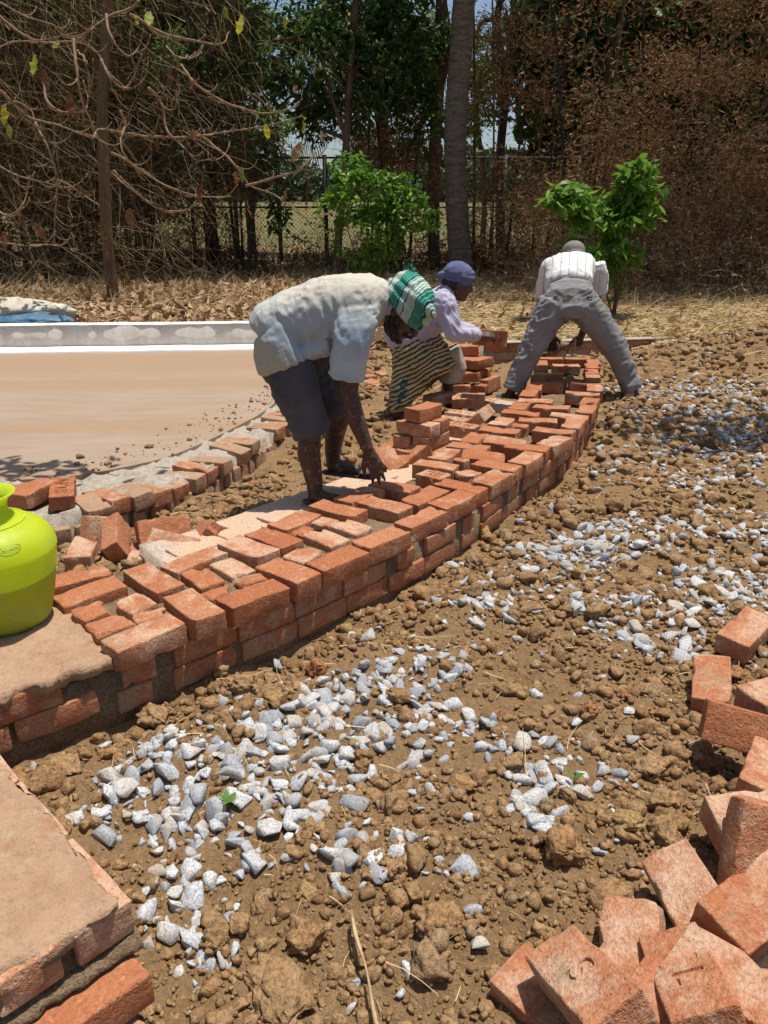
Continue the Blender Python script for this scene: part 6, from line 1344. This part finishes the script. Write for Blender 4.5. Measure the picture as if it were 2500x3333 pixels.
def tree(label, foot, yy, tr, r0, r1, blobs, n, m, mb, cat='tree', name='tree', L=(.10, .2), W=(.04, .07), seed=0):
    p = dp(*foot, yy); T = thing(name, label, cat, (p.x, yy, zg(p.x, yy))); trunk(0, yy, tr, r0, r1, mb, T)
    hi = dp(*tr[-1], yy)
    limbs(T, [(dp(*tr[len(tr) // 2 + (k % 2)], yy), Vector(b[:3]), r1 * .8, r1 * .25) for k, b in enumerate(blobs[:7])], mb); (crown(T, blobs, n, m, L, W, seed) if L[0] < .14 or L[0] > .15 else dense(T, blobs, n, m, seed)); return T
tree('leafy dark green tree with a slim leaning stem left of the palm', (722, 585), 14.2, [(722, 590), (735, 450), (748, 300), (755, 150), (768, 0)], .075, .05, [blob(690, 110, 14.4, .85, .7, .6), blob(850, 150, 14.8, .8, .7, .7), blob(640, 220, 14.8, .6, .6, .45), blob(900, 255, 15, .6, .5, .5), blob(780, 230, 14.6, .6, .6, .4), blob(560, 90, 14.8, .8, .7, .7), blob(780, 60, 15.2, 1.1, .8, .6), blob(880, 60, 15.4, .8, .7, .7), blob(680, 250, 15.4, .5, .5, .5), blob(700, 30, 15.5, 1.0, .7, .6)], 7600, M_DLEAF, M_BARKB, seed=4)
tree('tall tree with a thick dark trunk just left of the palm trunk', (945, 560), 15.6, [(938, 565), (938, 400), (946, 200), (955, 0)], .12, .10, [blob(905, 90, 16.5, .8, .7, .6), blob(960, 300, 16.5, .7, .7, .5), blob(880, 330, 17, .6, .6, .4), (-.5, 15.0, 7.6, 2.6, 2.0, .8), (2.0, 15.2, 7.8, 2.2, 2.0, .8), (-2.6, 14.6, 7.8, 2.0, 1.8, .7)], 3600, M_DLEAF, M_BARKB, L=(.16, .3), W=(.07, .13), seed=9)  # last three crown masses are above view, added to darken the background
tree('tree with a dark forked trunk right of the palm trunk', (1080, 540), 18.4, [(1082, 545), (1080, 350), (1092, 180), (1075, 40), (1105, -60)], .11, .07, [blob(1040, 200, 19, .8, .7, .7), blob(1030, 110, 19.5, .7, .7, .5), blob(1130, 120, 19, .8, .7, .7)], 1900, M_LLEAF, M_BARKD, seed=14)
tree('slender pale-barked tree behind the fence right of the palm', (1045, 540), 19.6, [(1040, 545), (1046, 400), (1030, 250), (1042, 120)], .07, .05, [blob(1015, 260, 20, .5, .5, .4), blob(1060, 170, 20, .6, .5, .4)], 900, M_LLEAF, M_BARKG, seed=17)
tree('tree with fresh light green leaves behind the curly branches', (545, 560), 19.0, [(545, 565), (540, 450), (548, 330), (540, 250)], .09, .07, [blob(520, 270, 19.2, 1.1, .7, .45), blob(580, 260, 19.5, .8, .7, .4), blob(470, 230, 19.6, .7, .6, .4)], 1900, M_LLEAF, M_BARKD, seed=19)
tree('dark-stemmed tree in the chain-link gap left of the shrubs', (455, 555), 16.6, [(455, 560), (452, 460), (460, 380), (450, 200)], .085, .06, [blob(430, 150, 16.6, 1.0, .8, .8), blob(540, 110, 16.8, 1.0, .8, .8), blob(490, 190, 17, .8, .6, .4)], 2600, M_DLEAF, M_BARKD, seed=22)
tree('thin dark tree in the middle of the chain-link gap', (540, 600), 14.0, [(541, 605), (538, 500), (552, 420), (545, 340)], .05, .03, [blob(555, 330, 14, .4, .4, .3), blob(600, 470, 14.3, .22, .2, .3)], 420, M_DLEAF, M_BARKD, seed=25)
tree('big shady tree closing the view behind the left thicket', (120, 520), 19.0, [(120, 530), (130, 300), (150, 50)], .2, .15, [blob(60, 150, 19, 2.4, 1.0, 2.2), blob(280, 120, 19.5, 2.2, 1.0, 2.0), blob(160, 350, 19.5, 2.4, 1.0, 1.4), blob(420, 80, 20, 1.8, 1.0, 1.2), blob(40, 20, 19, 2.6, 1.0, 1.6), blob(330, 20, 19.5, 2.4, 1.0, 1.4)], 17000, M_DLEAF, M_BARKD, L=(.14, .28), W=(.06, .12), seed=28)
tree('big shady tree closing the view behind the right thicket', (1500, 520), 18.6, [(1500, 530), (1490, 300), (1480, 50)], .2, .15, [blob(1250, 180, 19, 1.6, 1.0, 2.2), blob(1420, 150, 19.5, 2.2, 1.0, 2.4), blob(1600, 200, 19, 2.2, 1.0, 2.6), blob(1300, 20, 19, 2.2, 1.0, 1.6), blob(1560, 20, 19, 2.4, 1.0, 1.6), blob(1350, 400, 19, 2.2, 1.0, 1.2), blob(1600, 420, 19, 2.2, 1.0, 1.2)], 17000, M_DLEAF, M_BARKD, L=(.14, .28), W=(.06, .12), seed=31)
BT = bpy.data.objects['bare_tree'] if 'bare_tree' in bpy.data.objects else None
RT = [o for o in bpy.data.objects if o.get('label', '').startswith('big shady tree closing the view behind the right')][0]
acc = Acc(); n = 420; P = np.array([3.05, 5.35, 3.3]) + rng.normal(0, 1, (n, 3)) * np.array([.42, .24, .15]); leaves(acc, P, rng.uniform(.08, .16, n), rng.uniform(.04, .07, n), rng.normal(0, .4, n), rng.normal(.1, .3, n), rng.uniform(0, 6.3, n), .2)  # unseen leafy bough joined to the right tree to shade the gravel
V, F = tube(catmull([(7.5, 17.5, 5.0), (7.4, 11, 5.6), (5.2, 7.5, 4.6), (3.1, 5.4, 3.3)], .2), np.linspace(.07, .015, len(catmull([(7.5, 17.5, 5.0), (7.4, 11, 5.6), (5.2, 7.5, 4.6), (3.1, 5.4, 3.3)], .2))), 6); acc.add(V, F, .1); world_part('offscreen_bough', acc.mesh('offscreen_bough'), M_DLEAF, RT)
# far row of trees over the field
acc = Acc(); n = 16000; x = rng.uniform(-30, 30, n); top = 3.0 + 1.4 * vn(np.stack([x * .18, 0 * x, 0 * x], 1), 5) + 1.0 * vn(np.stack([x * .55, 0 * x, 0 * x], 1), 6); y = rng.uniform(62, 72, n); zb = gz0(x, y)
shards(acc, np.stack([x, y, zb + top * rng.uniform(0, 1, n) ** .8], 1), rng.uniform(.4, .9, n), rng.uniform(.25, .5, n), .6)
tag(obj('tree_line', acc.mesh('tree_line'), leafy("far_foliage", [(.035, .06, .025), (.06, .10, .04), (.10, .14, .06)], .2), kind='stuff'), 'distant row of trees beyond the pale field', 'trees')

# green shrubs
def shrub(label, foot, yy, blobs, n, m, seed, stems, L, W):
    p = dp(*foot, yy); g = zg(p.x, yy); T = thing('green_shrub', label, 'shrub', (p.x, yy, g))
    for k, (xd, yd) in enumerate(stems):
        q = dp(xd, yd, yy + rng.normal(0, .1)); C = catmull([(p.x + rng.normal(0, .02), yy, g - .05), tuple((Vector((p.x, yy, g)) + q) / 2 + Vector((rng.normal(0, .05), 0, .08))), tuple(q)], .06); V, F = tube(C, np.linspace(.024 if k == 0 else .014, .005, len(C)), 6); world_part('stem', mesh_np('stem', V, F, True), M_BARKB, T)
    crown(T, blobs, n, m, L, W, seed, 'foliage', 4.2, .03); return T
M_SHRUB = leafy("shrub_leaf", [(.06, .14, .015), (.11, .23, .025), (.17, .33, .04), (.26, .44, .07)], .42, .42)
shrub('bright green leafy shrub behind the striped-shirt worker', (1322, 690), 10.2, [blob(1235, 440, 10.1, .30, .30, .26), blob(1310, 455, 10.2, .38, .32, .30), blob(1390, 385, 10.2, .30, .28, .26), blob(1255, 530, 10.0, .28, .25, .20), blob(1340, 540, 10.2, .28, .25, .25), blob(1425, 380, 10.2, .16, .2, .16), blob(1385, 460, 10.2, .22, .22, .22), blob(1320, 620, 10.3, .15, .15, .22), blob(1195, 430, 10.1, .14, .16, .14)], 1900, M_SHRUB, 41, [(1390, 360), (1240, 430), (1310, 460), (1340, 560), (1425, 380)], (.06, .21), (.03, .08))
shrub('small-leaved green shrub growing left of the palm trunk', (800, 600), 11.6, [blob(800, 420, 11.6, .66, .45, .36), blob(755, 360, 11.6, .34, .28, .22), blob(885, 465, 11.5, .46, .38, .36), blob(735, 450, 11.7, .36, .3, .32), blob(800, 500, 11.6, .62, .42, .36), blob(800, 555, 11.7, .55, .35, .26), blob(860, 410, 11.6, .36, .3, .26)], 3400, M_SHRUB, 44, [(800, 400), (880, 450), (730, 430), (820, 480)], (.06, .11), (.032, .06))

# bare tree with curly branches at the left
TK = thing('bare_tree', 'bare tree with curly upturned branches and a few large dry leaves', 'tree', (*dp(240, 640, 11.2)[:2], .3))
trunk(0, 11.2, [(246, 648), (236, 520), (228, 380), (222, 240), (226, 100), (230, -60)], .085, .06, M_BARKB, TK)
M_BRANCH = bark("branch_bark", (.17, .10, .055), (.36, .25, .155), 30)
BO = [[(0,390),(120,500),(250,540),(330,570),(400,600)],[(-60,20),(60,120),(180,180),(330,180),(420,230),(470,310),(540,380)],[(320,170),(330,290),(350,420),(400,540),(440,640)],[(155,530),(210,650),(245,770),(240,900),(235,1050)],[(480,660),(560,700),(640,760),(760,820),(880,850),(1000,850)],
 [(490,740),(600,840),(700,905),(800,910),(850,870)],[(840,570),(900,610),(960,660),(1020,720),(1080,800),(1180,840),(1260,890),(1320,940),(1420,920)],[(1060,800),(1180,770),(1280,740),(1340,690),(1360,650)],[(480,560),(640,590),(830,590),(930,580),(1050,560),(1200,530),(1310,500)],[(780,280),(850,370),(950,430),(1050,470),(1150,490),(1250,470),(1290,440)],
 [(-40,1040),(100,1060),(220,1060),(340,1080)],[(-40,230),(60,180),(200,170),(330,140)],[(230,770),(300,800),(370,850),(430,890)],[(520,480),(540,540),(520,620),(560,700),(660,760)],[(190,350),(200,430),(260,480),(360,480),(380,430),(400,330),(400,250)],[(460,60),(480,160),(550,240),(600,200),(620,120)],[(440,260),(470,330),(540,380),(590,300),(610,230)],
 [(-30,480),(60,440),(130,470),(155,530)],[(640,380),(700,450),(720,560),(800,640),(850,690),(930,680)],[(560,60),(700,140),(860,180),(960,190),(990,140)],[(-30,700),(80,760),(200,790),(330,820)],[(-20,900),(40,930),(100,880),(130,760)],[(720,200),(760,240),(830,250),(880,190)],[(330,570),(430,600),(480,660)],[(400,600),(430,560),(500,560),(540,510)],[(600,0),(560,40),(470,70),(390,130),(330,180)],[(0,10),(90,60),(230,110),(280,140)]]
Qall = []
for k, b in enumerate(BO):
    yy = 9.0 + .5 * math.sin(k * 2.3); P = [tuple(dp(x / 2, y / 2, yy + .12 * math.sin(i * 1.7 + k))) for i, (x, y) in enumerate(b)]; C = catmull(P, .03); C += .008 * np.stack([vn(C * 7 + k, i) for i in range(3)], 1)
    r0 = .016 if len(b) > 4 else .011; rr0 = np.linspace(r0, .0055, len(C)); V, F = tube(C, rr0 * (1 + .22 * vn(C * 26, k)), 6); world_part('branch', mesh_np('branch', V, F, True), M_BRANCH, TK)
    for j in range(6, len(C) - 3, 7):
        if random.random() < .85: Qall.append((C[j], C[min(j + 2, len(C) - 1)] - C[j - 2], k))
tips = []
for (p, d, k) in Qall:                 # upturned side twigs
    d = d / (np.linalg.norm(d) + 1e-9); s = random.choice([-1, 1]); L = random.uniform(.12, .42); q = np.array([d[0] * .7 + s * .25, random.gauss(0, .35), d[2] * .5 - .45]); pts = [p]
    for t in range(7):
        q = q + np.array([random.gauss(0, .12), random.gauss(0, .1), .26]); q /= np.linalg.norm(q); pts.append(pts[-1] + q * L / 7)
    V, F = tube(pts, np.linspace(.0075, .0042, 8), 5); world_part('twig', mesh_np('twig', V, F, True), M_BRANCH, TK); tips.append(pts[-1])
LV = [(145,325,.75),(190,300,.2),(230,210,.6),(330,215,.45),(600,120,.8),(640,110,.75),(975,80,.8),(1030,150,.85),(570,490,.15),(830,550,.2),(1160,600,.95),(1220,590,.3),(1310,580,.85),(1390,570,.35),(1300,620,.4),(970,780,.1),(1010,740,.15),(1050,790,.65),(1070,870,.2),(780,770,.1),(680,600,.15),(150,970,.2),(160,1180,.35),(20,1000,.2),(1240,820,.35),(15,540,.95),(45,595,.9),(420,960,.15),(440,1000,.1),(560,900,.2),(510,1130,.12),(1275,370,.15),(1230,130,.9),(860,340,.1),(730,290,.1),(300,410,.15),(90,930,.1),(220,830,.1),(330,820,.12),(1040,930,.15),(690,880,.1),(880,800,.12)]
M_TEAK = leafy("teak_leaf", [(.13, .055, .03), (.20, .09, .045), (.29, .17, .085), (.42, .31, .17), (.24, .27, .05), (.38, .38, .06), (.58, .50, .05)], .45, .6)
for x, y, t in LV:
    a_ = Acc(); p = dp(x / 2, y / 2, 8.7); L = random.uniform(.10, .20); ang = random.uniform(-.6, .6) + (1.2 if t > .5 else -1.2)
    nseg = 7; Vl = []
    for i in range(nseg + 1):
        u = i / nseg; w = L * .24 * math.sin(math.pi * min(1, u * .92 + .06)) ** .8
        for s in (-1, 0, 1): Vl.append((u * L, s * w, .25 * L * u * u * (-1 if t < .5 else 1) * .6 + abs(s) * w * (.35 + .2 * math.sin(i * 2.1)) + .012 * math.sin(i * 2.3 + s)))
    F = [(3 * i + j, 3 * i + j + 1, 3 * i + j + 4, 3 * i + j + 3) for i in range(nseg) for j in (0, 1)]
    Rm = np.array((Euler((0, 0, 0)).to_matrix() @ Matrix.Rotation(random.uniform(0, 6.3), 3, 'Z') @ Matrix.Rotation(-ang, 3, 'Y') @ Matrix.Rotation(random.uniform(-1.2, 1.2), 3, 'X'))); V = np.array(Vl) @ Rm.T + np.array(p)
    o = world_part('leaf', mesh_np('leaf', V, F, True, {'tint': np.full(len(V), t)}), M_TEAK, TK)
# unseen bough joined to the bare tree, put there to shade the floor
acc = Acc(); n = 130; P = np.array([-1.35, 4.05, 2.95]) + rng.normal(0, 1, (n, 3)) * np.array([.30, .09, .08]); P[:, 0] -= .25 * np.abs(rng.normal(0, 1, n))
leaves(acc, P, rng.uniform(.07, .14, n), rng.uniform(.035, .06, n), rng.normal(0, .4, n), rng.normal(.1, .3, n), rng.uniform(0, 6.3, n), .2); V, F = tube(catmull([(-5.2, 11.0, 4.6), (-4.2, 8, 4.2), (-2.8, 5.4, 3.4), (-1.4, 4.05, 2.95)], .2), .02, 6); acc.add(V, F, .2); world_part('offscreen_bough', acc.mesh('offscreen_bough'), M_TEAK, TK)

# dry weeds under the trees
acc = Acc(); n = 5200; x = rng.uniform(-8.5, 8.5, n); y = rng.uniform(10.5, 14.5, n); ok = np.abs(x) < .6 * y; x, y = x[ok], y[ok]
strands(acc, np.stack([x, y, gz(x, y)], 1), rng.uniform(.1, .42, len(x)), .007, 4, .3, up=rng.uniform(.5, 1.4, len(x)))
tag(obj('dry_weeds', acc.mesh('dry_weeds'), M_STRAW, kind='stuff'), 'dry weed stalks standing at the edge of the trees', 'weeds')

# ------------------------------------------------------------------ pieces that belong to a part sit one level deeper
def under(child, host_name):
    host = [o for o in child.parent.children if o.name.split('.')[0] == host_name]
    if not host: return
    host = min(host, key=lambda h: (h.matrix_local.translation - child.matrix_local.translation).length)
    M4 = host.matrix_local.inverted() @ child.matrix_local; child.parent = host; child.matrix_parent_inverse = Matrix(); child.matrix_local = M4
bpy.context.view_layer.update()
for o in list(bpy.data.objects):
    if o.parent is None: continue
    n = o.name.split('.')[0]
    h = {'eye': 'body', 'turban_fringe': 'turban', 'collar': 'shirt', 'sleeve_hem': 'shirt', 'shoulder_seam': 'shirt', 'belt': 'trousers', 'pocket_slit': 'trousers', 'skirt_lining': 'skirt', 'badge': 'body', 'shoulder_ring': 'body', 'coping': 'upstand', 'sandal_strap': 'sandal'}.get(n)
    if h: under(o, h)
